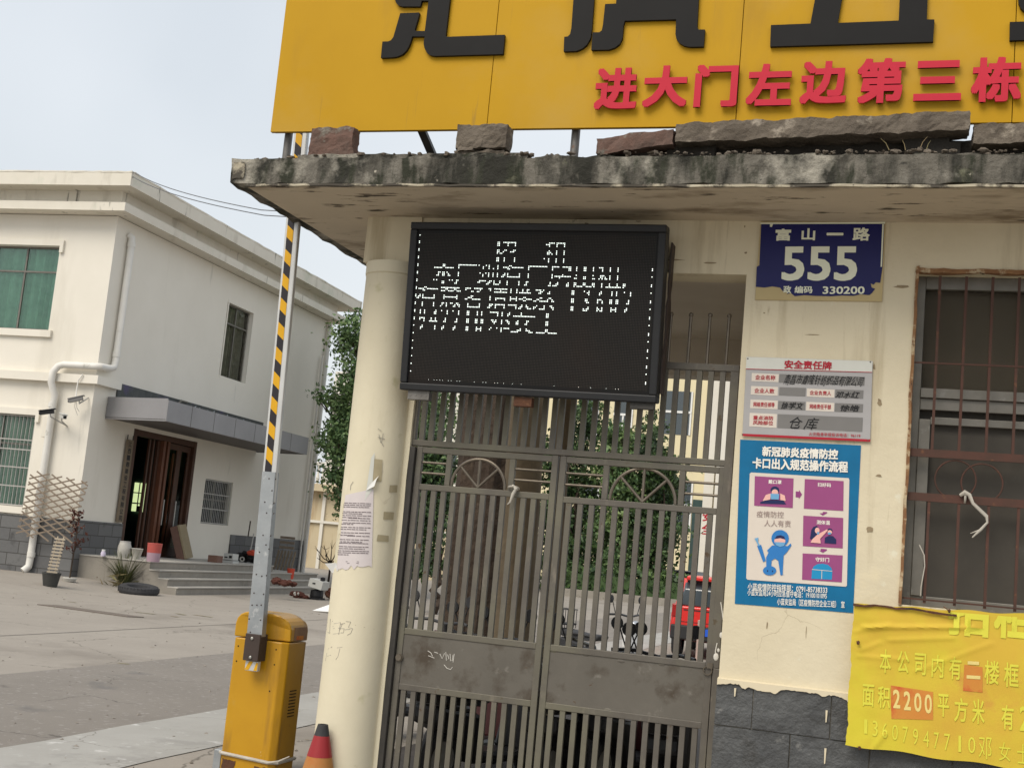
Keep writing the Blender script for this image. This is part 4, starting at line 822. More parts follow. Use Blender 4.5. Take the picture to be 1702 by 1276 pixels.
for (x0, x1, z1, s_) in ((xl+.02, xr-.06, .05, 3), (xl+.02, xl+.12, .10, 8), (xr-.14, xr-.05, .08, 5)): b.rough(x0, x1, BXF-.004, BXF-.0015, .02, z1, .012, .012, 20, s_, (1, .05, 1))
b.build('rust_bloom', M['rust'], bc)
b = MB(); b.box(xl-.07, xl-.012, BXF+.03, BXF+.12, 0, .15); b.build('side_box', M['galv'], bc, bevel=.004)
# ------------------------------------------------------------------ traffic cone
ct = at(537, 1203, 7.72); cn = thing('traffic_cone', 'worn orange traffic cone with red and dark bands by the column foot', 'traffic cone', (ct.x, ct.y, 0))
H_ = ct.z
def cr_(z): return .032+(.145-.032)*(H_-z)/(H_-.04)
def band(n, z0, z1, m, e=0, top=False):
    b = MB(); prof = [(cr_(z0)+e, z0), (cr_(z1)+e, z1)] + ([(cr_(z1)-.012, z1), (cr_(z1)-.012, z1-.05)] if top else []); b.lathe(prof, (ct.x, ct.y, 0), 28); b.build(n, m, cn, sm=True)
band('dark_tip', H_-.07, H_, M['rubber'], .001, True); band('red_band', H_-.20, H_-.07, M['cone_red'], .001); band('orange_body', .03, H_-.20, M['cone_orange'])
b = MB(); b.box(ct.x-.18, ct.x+.18, ct.y-.18, ct.y+.18, 0, .035); b.build('base', M['rubber'], cn, bevel=.01)
# ------------------------------------------------------------------ papers and marks on the column
def colpt(px, py, off=.003):
    d = ray(px, py); A_ = d.x*d.x+d.y*d.y; ex, ey = CAM.x-CX, CAM.y-CY; B_ = 2*(ex*d.x+ey*d.y); R2 = CRD+.004+off; C_ = ex*ex+ey*ey-R2*R2; D_ = B_*B_-4*A_*C_
    t_ = (-B_-math.sqrt(max(D_, 0)))/(2*A_); return CAM+d*t_
def colpatch(mb, P, off, n=12, m_=14, rag=0):
    (x00, y00), (x10, y10), (x11, y11), (x01, y01) = P; R2 = []
    for j in range(m_+1):
        r_ = []
        for i in range(n+1):
            s_, t_ = i/n, j/m_; x = (x00*(1-s_)+x10*s_)*(1-t_)+(x01*(1-s_)+x11*s_)*t_; y = (y00*(1-s_)+y10*s_)*(1-t_)+(y01*(1-s_)+y11*s_)*t_
            if rag and j == m_: y += rag*noise.noise(Vector((i*.9, 3, 1)))
            r_.append(mb.v(colpt(x, y, off)))
        R2.append(r_)
    for j in range(m_):
        for i in range(n): mb.f([R2[j][i], R2[j][i+1], R2[j+1][i+1], R2[j+1][i]])
nt_ = thing('paper_notice', 'torn pinkish printed paper notice pasted round the cream column', 'paper notice', colpt(592, 890))
b = MB(); colpatch(b, [(574,822),(621,812),(618,940),(559,946)], .002, rag=9); b.build('sheet', M['paper'], nt_, sm=True)
b = MB(); O_ = (420, 720, 4.4)
for (x0, x1, y) in ((668,865,508),(662,865,522),(660,850,536),(658,866,571),(655,800,584),(656,866,598),(655,780,613),(700,865,618),(650,862,633),(660,862,652),(648,740,662),(645,862,684),(642,830,699),(645,860,724),(640,745,742),(690,858,748),(636,858,774),(640,800,790),(632,852,800),(628,852,825),(630,820,840),(622,850,856),(620,845,870),(620,700,884)):
    x = x0
    while x < x1-4:
        w_ = random.uniform(14, 40); xe = min(x+w_, x1); y_ = y+(x-x0)*.03
        P = [(O_[0]+x/O_[2], O_[1]+(y_-3)/O_[2]), (O_[0]+xe/O_[2], O_[1]+(y_-2)/O_[2]), (O_[0]+xe/O_[2], O_[1]+(y_+3)/O_[2]), (O_[0]+x/O_[2], O_[1]+(y_+2)/O_[2])]
        b.poly([colpt(px, py, .0045) for px, py in P]); x = xe+random.uniform(2, 7)
for (x0, x1, y) in ((680,775,936),(690,775,948)):
    b.poly([colpt(O_[0]+x0/O_[2], O_[1]+(y-2)/O_[2], .0045), colpt(O_[0]+x1/O_[2], O_[1]+(y-1)/O_[2], .0045), colpt(O_[0]+x1/O_[2], O_[1]+(y+3)/O_[2], .0045), colpt(O_[0]+x0/O_[2], O_[1]+(y+2)/O_[2], .0045)])
b.build('print_lines', M['print'], nt_)
b = MB(); P = [colpt(559, 935, .003), colpt(562, 948, .004)]; q = at(540, 936, 7.93); q2 = at(552, 952, 7.9); b.poly([P[0], q, q2, P[1]]); b.build('loose_flap', M['white'], nt_)
b = MB(); colpatch(b, [(617,760),(623,752),(618,815),(606,832)], .003); b.build('torn_strip', M['board_head'], nt_, sm=True)
b = MB(); p1, p2, p3 = colpt(630, 790, .006), colpt(622, 808, .03), colpt(608, 815, .006); b.poly([p1, colpt(626, 796, .03), p2, p3, colpt(614, 806, .012)]); b.build('curled_scrap', M['white'], nt_)
b = MB()
for P in ([(648,806),(661,806),(660,818),(647,818)], [(638,850),(655,851),(654,863),(637,863)], [(628,888),(646,890),(646,900),(626,899)], [(620,762),(636,764),(634,800),(620,800)]): colpatch(b, P, .0015, 4, 4)
tag(b.build('tape_marks', M['tape_mark']), 'old brown tape marks left on the column above the paper notice', 'tape marks')
b = MB(); strokes = [[(544,1034),(553,1032)], [(549,1028),(548,1052),(545,1050)], [(543,1045),(554,1040)], [(555,1036),(566,1034),(563,1054)], [(554,1044),(565,1043)], [(554,1053),(564,1052)], [(566,1037),(573,1035)], [(569,1036),(565,1046)], [(567,1044),(572,1044),(571,1051),(566,1051)], [(575,1032),(583,1033),(579,1042),(586,1044),(583,1052),(577,1055)], [(573,1046),(582,1045)],
  [(545,1078),(552,1074),(543,1086),(541,1098)], [(544,1090),(550,1088)], [(560,1076),(569,1075)], [(565,1077),(562,1090),(558,1096)],
  [(612,822),(614,818),(618,819)], [(587,800),(583,806),(582,814)], [(628,712),(634,716)], [(630,722),(633,736)], [(637,720),(634,735),(638,742)], [(628,726),(640,730)]]
for st in strokes: b.path([colpt(x, y, .001) for x, y in st], .0014, 4)
tag(b.build('pencil_writing', M['field_grey']), 'scrawled pencil characters on the cream column below the paper notice', 'graffiti')
b = MB()
for st in ([(592,1185),(602,1188),(608,1198),(609,1210)], [(556,1240),(562,1247),(578,1251),(594,1249),(607,1243)], [(590,1038),(606,1042),(622,1045)], [(610,1100),(620,1098),(628,1095)]): b.path([colpt(x, y, -.0005) for x, y in st], .0018, 4)
b.build('column_cracks', M['tape_mark'], gh)
#OFFICE
# ------------------------------------------------------------------ two-storey office building across the yard
BP = Vector((-19.289, 26.624, 0)); GA = .03037; AX = Vector((math.cos(GA), math.sin(GA), 0)); BX_ = Vector((-math.sin(GA), math.cos(GA), 0))
def AB(p): return BP + AX*p[0] + BX_*p[1] + Vector((0, 0, p[2]))
def onA(px, py, off=0): q = atpl(px, py, BP+BX_*off, BX_); d = q-BP; return (d.dot(AX), off, q.z)
def onB(px, py, off=0): q = atpl(px, py, BP+AX*off, AX); d = q-BP; return (off, d.dot(BX_), q.z)
def onZ(px, py, z): q = atz(px, py, z); d = q-BP; return (d.dot(AX), d.dot(BX_), z)
ob = thing('office_building', 'white two-storey office building with slate plinth, stained flat cornices and grey canopy', 'office building', BP)
b = MB(AB); T_ = .24
b.box(-1.56, 0, 0, T_, 0, 9.2); b.box(-8, -1.56, 0, T_, 0, 1.74); b.box(-8, -1.56, 0, T_, 4.03, 6.2); b.box(-8, -1.56, 0, T_, 8.38, 9.2); b.box(-8, -4.6, 0, T_, 1.74, 4.03); b.box(-8, -4.6, 0, T_, 6.2, 8.38)
b.box(-T_, 0, T_, 2.0, 0, 9.2); b.box(-T_, 0, 5.3, 6.05, 0, 9.2); b.box(-T_, 0, 7.75, 13.4, 0, 9.2); b.box(-T_, 0, 2.0, 5.3, 4.04, 9.2); b.box(-T_, 0, 6.05, 7.75, 0, 1.76); b.box(-T_, 0, 6.05, 7.75, 3.06, 6.12); b.box(-T_, 0, 6.05, 7.75, 8.32, 9.2)
b.box(-8, -T_, 13.16, 13.4, 0, 9.2); b.box(-8.24, -8, 0, 13.4, 0, 9.2)
b.build('wall', M['render'], ob)
b = MB(AB); b.box(-8.1, -.02, .1, 13.3, 9.2, 9.4); b.box(-8, -T_, T_, 13.16, 4.5, 4.9); b.box(-8, -T_, T_, 13.16, .5, .72); b.build('floor_slabs', M['teal_room'], ob)
for q in ((-7.9, -.3, 9.0, 9.2, .72, 4.5), (-7.9, -.3, 1.2, 1.3, 4.9, 9.1), (-3.0, -2.9, 5.7, 8.9, 4.9, 9.1), (-1.6, -1.5, 5.7, 8.9, .72, 4.5)): b = MB(AB); b.box(*q); b.build('inner_wall', M['teal_room'], ob)
w0 = atpl(231, 826, AB((0, 8.98, 0)), BX_)-BP; b = MB(AB); a0, z0 = w0.dot(AX), w0.z
b.box(a0-.20, a0+.20, 8.95, 8.98, z0-.46, z0+.46); lp = b.build('daylight_glow_window', M['daylight_glow'], ob)  # pane glows in place of daylight coming through an opening
b = MB(AB); b.box(a0-.015, a0+.015, 8.93, 8.949, z0-.46, z0+.46); b.box(a0-.20, a0+.20, 8.93, 8.945, z0-.22, z0-.18); b.box(a0-.20, a0+.20, 8.93, 8.945, z0+.12, z0+.15); b.box(a0, a0+.2, 8.93, 8.945, z0-.46, z0-.28); b.build('window_bar', M['black_plastic'], lp)
def band(mb, off, z0, z1, bend): mb.prism([(-8.2, -off, z0), (off, -off, z0), (off, bend, z0), (-8.2, bend, z0)], (0, 0, z1-z0))
b = MB(AB); band(b, .48, 9.215, 9.43, 13.9); b.build('lower_cornice', M['cornice'], ob)
b = MB(AB); band(b, .16, 9.43, 9.80, 13.6); band(b, .68, 9.80, 10.14, 14.5); b.build('parapet', M['cornice'], ob)
b = MB(AB); b.rough(-8.2, .685, -.69, -.55, 10.13, 10.165, .1, .012, 4, 2); b.rough(.55, .69, -.55, 14.5, 10.13, 10.17, .1, .02, 4, 7); b.build('parapet_coping', M['cornice'], ob)
b = MB(AB); b.box(-8, .17, -.17, -.001, 4.90, 5.11); b.box(.001, .17, -.001, .9, 4.90, 5.11); b.build('string_course', M['render'], ob)
b = MB(lambda p: AB((p[0], p[2], p[1])))
def tiles(name, u0, u1, z1, face):
    # brick texture needs the face in its object's XY, so the slab is built flat then stood up
    m = MB(); m.box(0, u1-u0, 0, z1, 0, .04); o = m.build(name, M['slate_tile'], None, origin=(0, 0, 0)); o.parent = ob
    if face == 'A': Mx = Matrix.Translation(Vector((0, 0, 0))) @ Matrix(((AX.x, 0, -BX_.x, 0), (AX.y, 0, -BX_.y, 0), (0, 1, 0, 0), (0, 0, 0, 1))); off = AX*u0
    else: Mx = Matrix(((BX_.x, 0, AX.x, 0), (BX_.y, 0, AX.y, 0), (0, 1, 0, 0), (0, 0, 0, 1))); off = BX_*u0
    o.matrix_local = Matrix.Translation(off) @ Mx
    return o
b.bm.free()
M['slate_tile'] = mat('slate_tiles', (.105,.105,.107), (.15,.15,.148), 1.2, .7, bump=.4, bscale=9, spots=[((.30,.295,.28), 6, .71, .05), ((.06,.06,.06), 1.7, .60, .12)], spec=.4, brick=(.62, .30, .012, (.055,.053,.05)))
tiles('slate_plinth', -8, .04, 1.53, 'A'); tiles('slate_plinth', -.0, 2.0, 1.55, 'B'); tiles('slate_plinth', 7.95, 13.4, 1.50, 'B')
def window(a0, a1, z0, z1, face, mull, trans, cur, pane, bars=None, depth=.14, rear=None):
    # mull: list of fractions, trans: fraction from the bottom
    def P(u, d, z): return AB((u, d, z)) if face == 'A' else AB((-d, u, z))
    mb = MB(lambda p: P(*p)); f_ = .045
    for q in ((a0, a0+f_, z0, z1), (a1-f_, a1, z0, z1), (a0+f_, a1-f_, z0, z0+f_), (a0+f_, a1-f_, z1-f_, z1)): mb.box(q[0], q[1], depth, depth+.05, q[2], q[3])
    zt_ = z0+(z1-z0)*trans
    for m_ in mull: mb.box(a0+(a1-a0)*m_-.022, a0+(a1-a0)*m_+.022, depth+.003, depth+.047, z0+f_, z1-f_)
    mb.box(a0+f_, a1-f_, depth-.003, depth+.052, zt_-.022, zt_+.022)
    fr_ = mb.build('window', M['alu'], ob)
    mb = MB(lambda p: P(*p)); mb.box(a0+f_, a1-f_, depth+.022, depth+.028, z0+f_, z1-f_); mb.build('pane', M[pane], fr_)
    mb = MB(lambda p: P(*p)); n = int((a1-a0)*26); pr_ = None
    for i in range(n+1):
        u = a0+(a1-a0)*i/n; d = depth+.12+.045*math.sin(i*1.15+1.2*math.sin(i*.37)); A_, B_ = mb.v((u, d, z0-.1)), mb.v((u, d, z1+.1))
        if pr_ and not (rear and rear[0] < i/n < rear[1]): mb.f([pr_[0], A_, B_, pr_[1]])
        pr_ = (A_, B_)
    mb.build('curtain', M[cur], fr_, sm=True)
    if bars:
        mb = MB(lambda p: P(*p)); nb, hz = bars
        for i in range(nb+1):
            u = a0+.03+(a1-a0-.06)*i/nb; mb.tube((u, .03, z0+.02), (u, .03, z1-.02), .0095, n=6)
        for h in hz: zz = z0+.03+(z1-z0-.06)*h; mb.box(a0+.01, a1-.01, .018, .030, zz-.016, zz+.016)
        mb.build('window_bars', M['bar_steel'], fr_)
    return fr_
window(-4.6, -1.56, 6.2, 8.38, 'A', [.36, .655], .70, 'green_curtain', 'green_pane')
window(-4.6, -1.56, 1.74, 4.03, 'A', [.33, .66], .68, 'pale_curtain', 'green_pane', (26, [.0, .21, .42, .62, .73, 1]), rear=(.0, .25))
window(6.15, 7.72, 6.12, 8.32, 'B', [.5], .74, 'brown_curtain', 'dark_pane')
window(6.05, 7.7, 1.76, 3.06, 'B', [.5], .55, 'pale_curtain', 'pane', (15, [0, .33, .68, 1]))
b = MB(AB)
for z0, z1, zs0, zs1 in ((8.38, 8.53, 6.02, 6.2), (4.03, 4.19, 1.57, 1.74)):
    b.box(-4.75, -1.43, -.07, -.002, z0, z1); b.box(-1.53, -1.43, -.07, -.002, z0-.17, z0); b.box(-4.75, -1.43, -.08, -.002, zs0, zs1-.005)
b.box(-.02, .012, 6.08, 6.14, 6.05, 8.4); b.build('window_surround', M['render'], ob)
# door recess
b = MB(AB)
for (b0, b1) in ((2.0, 2.17), (5.16, 5.3)): b.box(-.22, .01, b0, b1, .72, 4.04)
b.box(-.2, .005, 2.17, 5.16, 3.88, 4.035); b.build('door_frame', M['wood'], ob)
b = MB(AB); b.box(-.16, .03, 3.50, 3.62, .72, 3.88); b.box(-.16, .02, 3.74, 3.84, .72, 3.88); b.build('door_post', M['wood_red'], ob)
def dleaf(b0, b1, a):
    b = MB(AB)
    for q in ((b0, b0+.13, .74, 3.86), (b1-.13, b1, .74, 3.86), (b0+.13, b1-.13, .74, 1.0), (b0+.13, b1-.13, 3.70, 3.86)): b.box(a-.05, a, q[0], q[1], q[2], q[3])
    o = b.build('door', M['wood'], ob); b = MB(AB); b.box(a-.03, a-.02, b0+.13, b1-.13, 1.0, 3.70); b.build('pane', M['dark_pane'], o)
    b = MB(AB); b.tube((a+.05, b0+.07, 1.6), (a+.05, b0+.07, 2.3), .018); b.build('handle', M['bolt'], o)
dleaf(3.86, 4.52, -.06); dleaf(4.53, 5.15, -.08)
b = MB(AB); b.obox((-.65, 2.20, 2.3), (.45, 0, 0), (0, .03, 0), (0, 0, 1.56)); b.build('door', M['wood'], ob)
b = MB(AB); b.box(-.14, -.08, 2.95, 3.02, .74, 3.86); b.box(-.14, -.08, 3.14, 3.22, .74, 3.86); b.box(-.14, -.07, 3.36, 3.48, .74, 3.86); b.build('folded_leaf', M['wood'], ob)
b = MB(AB); b.box(-.17, -.12, 4.3, 4.36, .9, 3.6); b.build('door_stile', M['wood_red'], ob)
# canopy
b = MB(AB); zc0, zc1 = 4.12, 4.64
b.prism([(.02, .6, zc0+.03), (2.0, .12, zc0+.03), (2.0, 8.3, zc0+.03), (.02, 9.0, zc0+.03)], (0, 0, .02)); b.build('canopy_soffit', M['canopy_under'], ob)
b = MB(AB); b.prism([(2.0, .12, zc0), (2.04, .1, zc0), (2.04, 8.35, zc0), (2.0, 8.35, zc0)], (0, 0, zc1-zc0)); b.prism([(.02, .6, zc0), (2.0, .12, zc0), (2.0, .16, zc0), (.02, .64, zc0)], (0, 0, zc1-zc0+.04)); b.prism([(.02, 9.0, zc0), (.02, 8.96, zc0), (2.0, 8.3, zc0), (2.0, 8.35, zc0)], (0, 0, zc1-zc0)); b.box(.02, 2.0, .66, 8.25, zc0+.40, zc0+.43); b.build('canopy', M['canopy'], ob)
b = MB(AB)
for k in range(1, 7): b.box(2.04, 2.042, .1+8.2*k/7-.006, .1+8.2*k/7+.006, zc0, zc1)
b.build('canopy_joints', M['seam'], ob)
b = MB(AB); b.box(.002, .035, .95, 9.2, 4.50, 5.09); b.build('tile_band', M['tile_band'], ob)
b = MB(AB)
for k in range(34):
    bb = 4.4+k*.125+random.uniform(-.03, .03); h = random.uniform(.22, .46); b.poly([(.05+random.uniform(0, .05), bb, 4.58), (.06, bb+.05, 4.58), (.05+random.uniform(0, .1), bb+.09+random.uniform(-.05, .05), 4.60+h), (.05, bb+.02, 4.6+h*.8)])
for k in range(7):
    bb = 1.1+k*.18; b.poly([(.06, bb, 4.58), (.08, bb+.12, 4.58), (.05, bb+.07, 4.66+random.uniform(0, .12))])
b.build('torn_flashing', M['galv'], ob)
b = MB(AB); b.bar((.3, 3.2, 4.72), (.12, 3.95, 5.06), .05, .02, (1, 0, 0)); b.bar((.12, 3.95, 5.06), (.06, 4.4, 5.07), .04, .02, (1, 0, 0)); b.build('loose_strip', M['alu'], ob)
# downpipes
b = MB(AB); b.path([(.02, .55, 8.85), (.10, .57, 8.80), (.115, .57, 8.6), (.115, .57, 5.6), (.12, .52, 5.42), (.14, .30, 5.36), (.14, -.1, 5.34), (.05, -.16, 5.33), (-.85, -.16, 5.33), (-.98, -.2, 5.28), (-1.06, -.26, 5.12), (-1.065, -.27, 4.86), (-1.0, -.14, 4.55), (-1.02, -.13, 4.3), (-1.05, -.13, .5), (-1.05, -.15, .32), (-1.12, -.25, .20)], .088, 14)
for z in (8.55, 5.7): b.tube((.115, .57, z), (.115, .57, z+.12), .102, n=14)
for z in (4.25, 2.05, 1.35, .55): b.tube((-1.04, -.13, z), (-1.04, -.13, z+.12), .10, n=14)
b.build('downpipe', M['pvc'], ob, sm=True)
b = MB(AB); b.tube((.12, 13.2, 0), (.12, 13.2, 9.1), .08, n=12); b.tube((.11, 12.9, .3), (.11, 12.9, 7.9), .035, n=10); b.build('downpipe', M['pvc'], ob, sm=True)
b = MB(AB); b.lathe([(.02, 0), (.02, .12)], (.12, .57, 8.86), 8); b.box(-.2, .03, 5.97, 6.03, 8.28, 8.38); b.bm.free()
# platform and steps
b = MB(AB); b.box(0.04, 2.0, .28, 7.0, 0, .70); b.box(.04, 2.0, 7.0, 9.6, 0, .51); b.build('platform', M['step'], ob)
b = MB(AB)
for k, (a1, z1) in enumerate(((2.27, .54), (2.54, .36), (2.81, .18))): b.box(2.0 if k == 0 else (2.27 if k == 1 else 2.54), a1, .28-.02*k, 9.6, 0 if k == 2 else 0, z1-.03)
b.build('steps', M['step'], ob)
b = MB(AB)
for a0, a1, z1 in ((.04, 2.02, .735), (2.003, 2.295, .545), (2.273, 2.565, .365), (2.543, 2.835, .185)): b.box(a0, a1, .26, 7.02 if z1 > .7 else 9.62, z1-.03, z1)
b.box(.04, 2.0, 7.022, 9.62, .515, .544)
b.build('treads', M['nosing'], ob)
def put(p): return AB(p)
# name board beside the door
nb = thing('name_board', 'narrow vertical timber company name board hung left of the open door', 'name board', AB((.06, 1.77, 1.6)))
b = MB(AB); b.box(.045, .075, 1.63, 1.93, 1.58, 3.72); b.build('board', M['board_wood'], nb)
b = MB()
for i, ch in enumerate('江西一鼎建设工程有限公司'): b.text(ch, AB((.078, 1.78, 3.60-i*.174)), .15, .135, BX_, (0, 0, 1), .02)
b.build('lettering', M['ink'], nb)
b = MB(AB); b.bar((.06, 1.65, 3.72), (.06, 1.65, 3.84), .02, .02); b.bar((.06, 1.9, 3.72), (.06, 1.9, 3.84), .02, .02); b.build('hook', M['dark_post'], nb)
# surveillance cameras
def cctv(label, p, d, brk, name='security_camera', col='machine_white'):
    p = Vector(p); d = Vector(d).normalized(); t = thing(name, label, 'security camera', AB(p), 'cameras on the office wall')
    b = MB(AB); up = Vector((0, 0, 1)); sd = d.cross(up).normalized(); b.obox(p, d*.17, sd*.05, d.cross(sd)*.045); b.obox(p+Vector((0, 0, .06)), d*.2, sd*.065, d.cross(sd)*.012); b.build('housing', M[col], t, bevel=.006)
    b = MB(AB); b.lathe([(.035, 0), (.035, .02), (0, .02)], p+d*.17, 12, d); b.build('lens', M['black_plastic'], t)
    b = MB(AB); b.path([p-d*.08, p-d*.1+Vector((0, 0, -.12)), Vector(brk)], .018, 8); b.build('bracket', M['bar_steel'], t)
q = onA(78, 685, -.5); cctv('small dark wall camera nearest the barred window, aimed left', q, (-.9, -.45, -.25), (q[0]+.25, -.02, q[2]-.25), col='black_plastic')
q = onA(105, 692, -.45); cctv('white wall camera just right of the downpipe, aimed at the yard', q, (.75, -.65, -.15), (q[0]-.15, -.02, q[2]-.2))
q = onA(126, 664, -.35); cctv('grey wall camera in loose wires under the band course by the corner', q, (-.85, -.3, -.3), (q[0]+.12, -.02, q[2]+.1), col='field_grey')
q = onA(80, 708, -.1); b = MB(AB); b.box(q[0]-.14, q[0]+.10, -.14, -.002, q[2]-.28, q[2]+.25)
tag(b.build('junction_box', M['render'], bevel=.01), 'cream junction box on the wall below the dark camera', 'junction box')
b = MB(AB); p0 = onA(138, 622, -.2); q = onA(126, 662, -.3); b.path([p0, onA(130, 632, -.22), onA(127, 650, -.25), q], .016, 6); b.path([q, onA(128, 678, -.2), onA(132, 684, -.1)], .008, 5); b.path([q, onA(124, 676, -.2), onA(129, 690, -.1)], .008, 5)
tag(b.build('camera_wires', M['pvc'], sm=True), 'loose pale wires running down the office corner to a camera', 'wires')
#CLUTTER
# ------------------------------------------------------------------ things in front of the office
def localmb(): return MB(AB)
# expanding lattice on the wall
O = (0, 770, 5.67); LB = -.35
def Lp(x, y, d=0): q = onA(O[0]+x/O[2], O[1]+y/O[2], LB-d); return q
poly_ = [(295,62),(835,178),(745,480),(700,665),(675,785),(150,660),(200,470)]
def clip(p, d):
    ts = []
    for i in range(len(poly_)):
        a, c = poly_[i], poly_[(i+1) % len(poly_)]; ex, ey = c[0]-a[0], c[1]-a[1]; den = d[0]*ey-d[1]*ex
        if abs(den) < 1e-6: continue
        t = ((a[0]-p[0])*ey-(a[1]-p[1])*ex)/den; u = ((a[0]-p[0])*d[1]-(a[1]-p[1])*d[0])/den
        if 0 <= u <= 1: ts.append(t)
    return (min(ts), max(ts)) if len(ts) > 1 else None
tr = thing('wooden_lattice', 'expanding wooden lattice leaning on the wall behind the white downpipe', 'lattice', AB(Lp(450, 700)))
b = localmb()
for k in range(11):
    p = (290-15*k, 140+57*k); c_ = clip(p, (1, -.235))
    if c_: b.bar(Lp(p[0]+c_[0], p[1]-.235*c_[0]), Lp(p[0]+c_[1], p[1]-.235*c_[1]), .035, .014, (0, 1, 0))
b.build('rising_strips', M['strip_wood'], tr)
b = localmb()
for k in range(-12, 13):
    p = (450+12*k, 400-72*k); c_ = clip(p, (1, .80))
    if c_ and c_[1]-c_[0] > 20: b.bar(Lp(p[0]+c_[0], p[1]+.80*c_[0], .016), Lp(p[0]+c_[1], p[1]+.80*c_[1], .016), .035, .014, (0, 1, 0))
b.build('falling_strips', M['strip_wood'], tr)
# slatted planter
def ground_px(px, py):
    d = ray(px, py); t = 10.0
    while t < 80:
        q = CAM+d*t
        if q.z <= gz(q.x, q.y): break
        t += .02
    q.z = gz(q.x, q.y); return q
g0 = ground_px(83, 974); pt = thing('plant_pot', 'black plastic pot holding a slatted wooden climbing frame', 'plant pot', g0)
s_ = (g0-CAM).length/FPX
b = MB(); b.lathe([(0, 0), (10.5*s_, 0), (14*s_, 19*s_), (14.5*s_, 19*s_), (14.5*s_, 21*s_), (13*s_, 21*s_), (12.5*s_, 17*s_), (0, 17*s_)], g0, 20); b.build('pot', M['black_pot'], pt, sm=True)
b = MB()
for k in range(11):
    lean = .12*k*5*s_; z = g0.z+(22+k*5.1)*s_; x = g0.x+2*s_+lean; b.box(x-10*s_, x+9*s_, g0.y-.03, g0.y-.01, z-1.3*s_, z+1.3*s_)
for dx in (-6, 5): b.bar((g0.x+dx*s_, g0.y, g0.z+18*s_), (g0.x+dx*s_+.12*50*s_+2*s_, g0.y, g0.z+77*s_), .03, .02)
b.build('slatted_frame', mat('pale_slat', (.42,.36,.28), (.34,.29,.22), 9, .8), pt)
g0 = ground_px(115, 966); s_ = (g0-CAM).length/FPX
dp = thing('dry_shrub', 'thin dry shrub with a few brown leaves in a low planter beside the lattice', 'shrub', g0)
b = MB(); b.lathe([(0, 0), (9*s_, 0), (11*s_, 5*s_), (10*s_, 6*s_), (0, 5*s_)], g0, 16); b.build('low_planter', M['ceramic'], dp)
b = MB(); tips = []
b.path([g0+Vector((0, 0, 4*s_)), g0+Vector((1*s_, 0, 40*s_)), g0+Vector((2*s_, 0, 68*s_)), g0+Vector((1*s_, 0, 110*s_))], [1.2*s_, 1*s_, .8*s_, .4*s_], 6)
for k in range(16):
    z = random.uniform(40, 108)*s_; p = g0+Vector((1.5*s_, 0, z)); e = p+Vector((random.uniform(-15, 15)*s_, random.uniform(-8, 8)*s_, random.uniform(3, 16)*s_)); b.path([p, (p+e)/2+Vector((0, 0, -.02)), e], [.5*s_, .4*s_, .2*s_], 4); tips += [p*(1-t)+e*t for t in (.5, .75, 1)]
b.build('stem', M['bark'], dp)
def leaves(name, pts, size, m, parent, n_each=1, spread=.1, asp=.55, droop=0):
    V, F = [], []
    for p in pts:
        for _ in range(n_each):
            c = np.array(p)+RNG.normal(0, spread, 3); d = RNG.normal(0, 1, 3); d[2] -= droop; d /= np.linalg.norm(d); e = np.cross(d, RNG.normal(0, 1, 3)); e /= np.linalg.norm(e)+1e-9
            s1 = size*RNG.uniform(.45, 1.5); k = len(V); V += [c-d*s1*.5, c+e*s1*asp*.5, c+d*s1*.5, c-e*s1*asp*.5]; F.append((k, k+1, k+2, k+3))
    org = Vector(WPOS[parent.name]); V = np.array(V)-np.array(org)
    me = bpy.data.meshes.new(name); me.from_pydata([tuple(v) for v in V], [], F); me.materials.append(m)
    o = bpy.data.objects.new(name, me); COL.objects.link(o); o.parent = parent; WPOS[o.name] = tuple(org); return o
leaves('leaves', tips, .09, M['engine_brown'], dp, 3, .05)
# clump of strappy plant and tyre
g0 = ground_px(206, 974); s_ = (g0-CAM).length/FPX
gp = thing('strap_plant', 'drooping strap-leaved plant growing by the steps behind the tyre', 'plant', g0)
V, F = [], []
for k in range(210):
    an = random.uniform(0, 6.28); L_ = random.uniform(35, 78)*s_; out = random.uniform(.15, .75); w_ = random.uniform(.6, 1.3)*s_; d = Vector((math.cos(an), math.sin(an), 0)); sd = Vector((-d.y, d.x, 0)); k0 = len(V)
    for i in range(5):
        t = i/4; p = d*(L_*out*t+L_*.25*out*t*t)+Vector((0, 0, L_*(t*(1-.15*out)-.55*out*t*t))); ww = w_*(1-t*.9); V += [p-sd*ww+d*2*s_, p+sd*ww+d*2*s_]
    for i in range(4): F.append((k0+2*i, k0+2*i+1, k0+2*i+3, k0+2*i+2))
me = bpy.data.meshes.new('blades'); me.from_pydata([tuple(v) for v in V], [], F); me.materials.append(mat('strap_blade', (.115,.125,.045), (.06,.075,.03), 1, .6, leaf=True)); o = bpy.data.objects.new('blades', me); COL.objects.link(o); o.parent = gp
V2 = [g0+Vector((random.uniform(-14, 6)*s_, random.uniform(-.4, .1), random.uniform(1, 12)*s_)) for _ in range(60)]; leaves('dead_blades', V2, .42, M['dry_leaf'], gp, 1, .12, .09)
gq = ground_px(211, 987); s_ = (gq-CAM).length/FPX
ty = thing('discarded_tyre', 'old black tyre lying flat on the yard in front of the strap plant', 'tyre', gq)
b = MB(); c_ = gq+Vector((0, .45, .0)); b.lathe([(r*.86, h) for r, h in ((.30, .17), (.32, .19), (.42, .205), (.50, .185), (.535, .13), (.535, .07), (.50, .02), (.40, .0), (.31, .01), (.30, .03), (.27, .09), (.30, .17))], c_, 36, (.07, -.09, 1)); b.build('tread', M['rubber'], ty, sm=True)
b = MB(); 
for k in range(36):
    a = 2*math.pi*k/36; d = Vector((math.cos(a), math.sin(a), 0)); b.obox(c_+d*.462+Vector((0, 0, .10)), d*.005, Vector((-d.y, d.x, .5))*.012, Vector((0, 0, .05)))
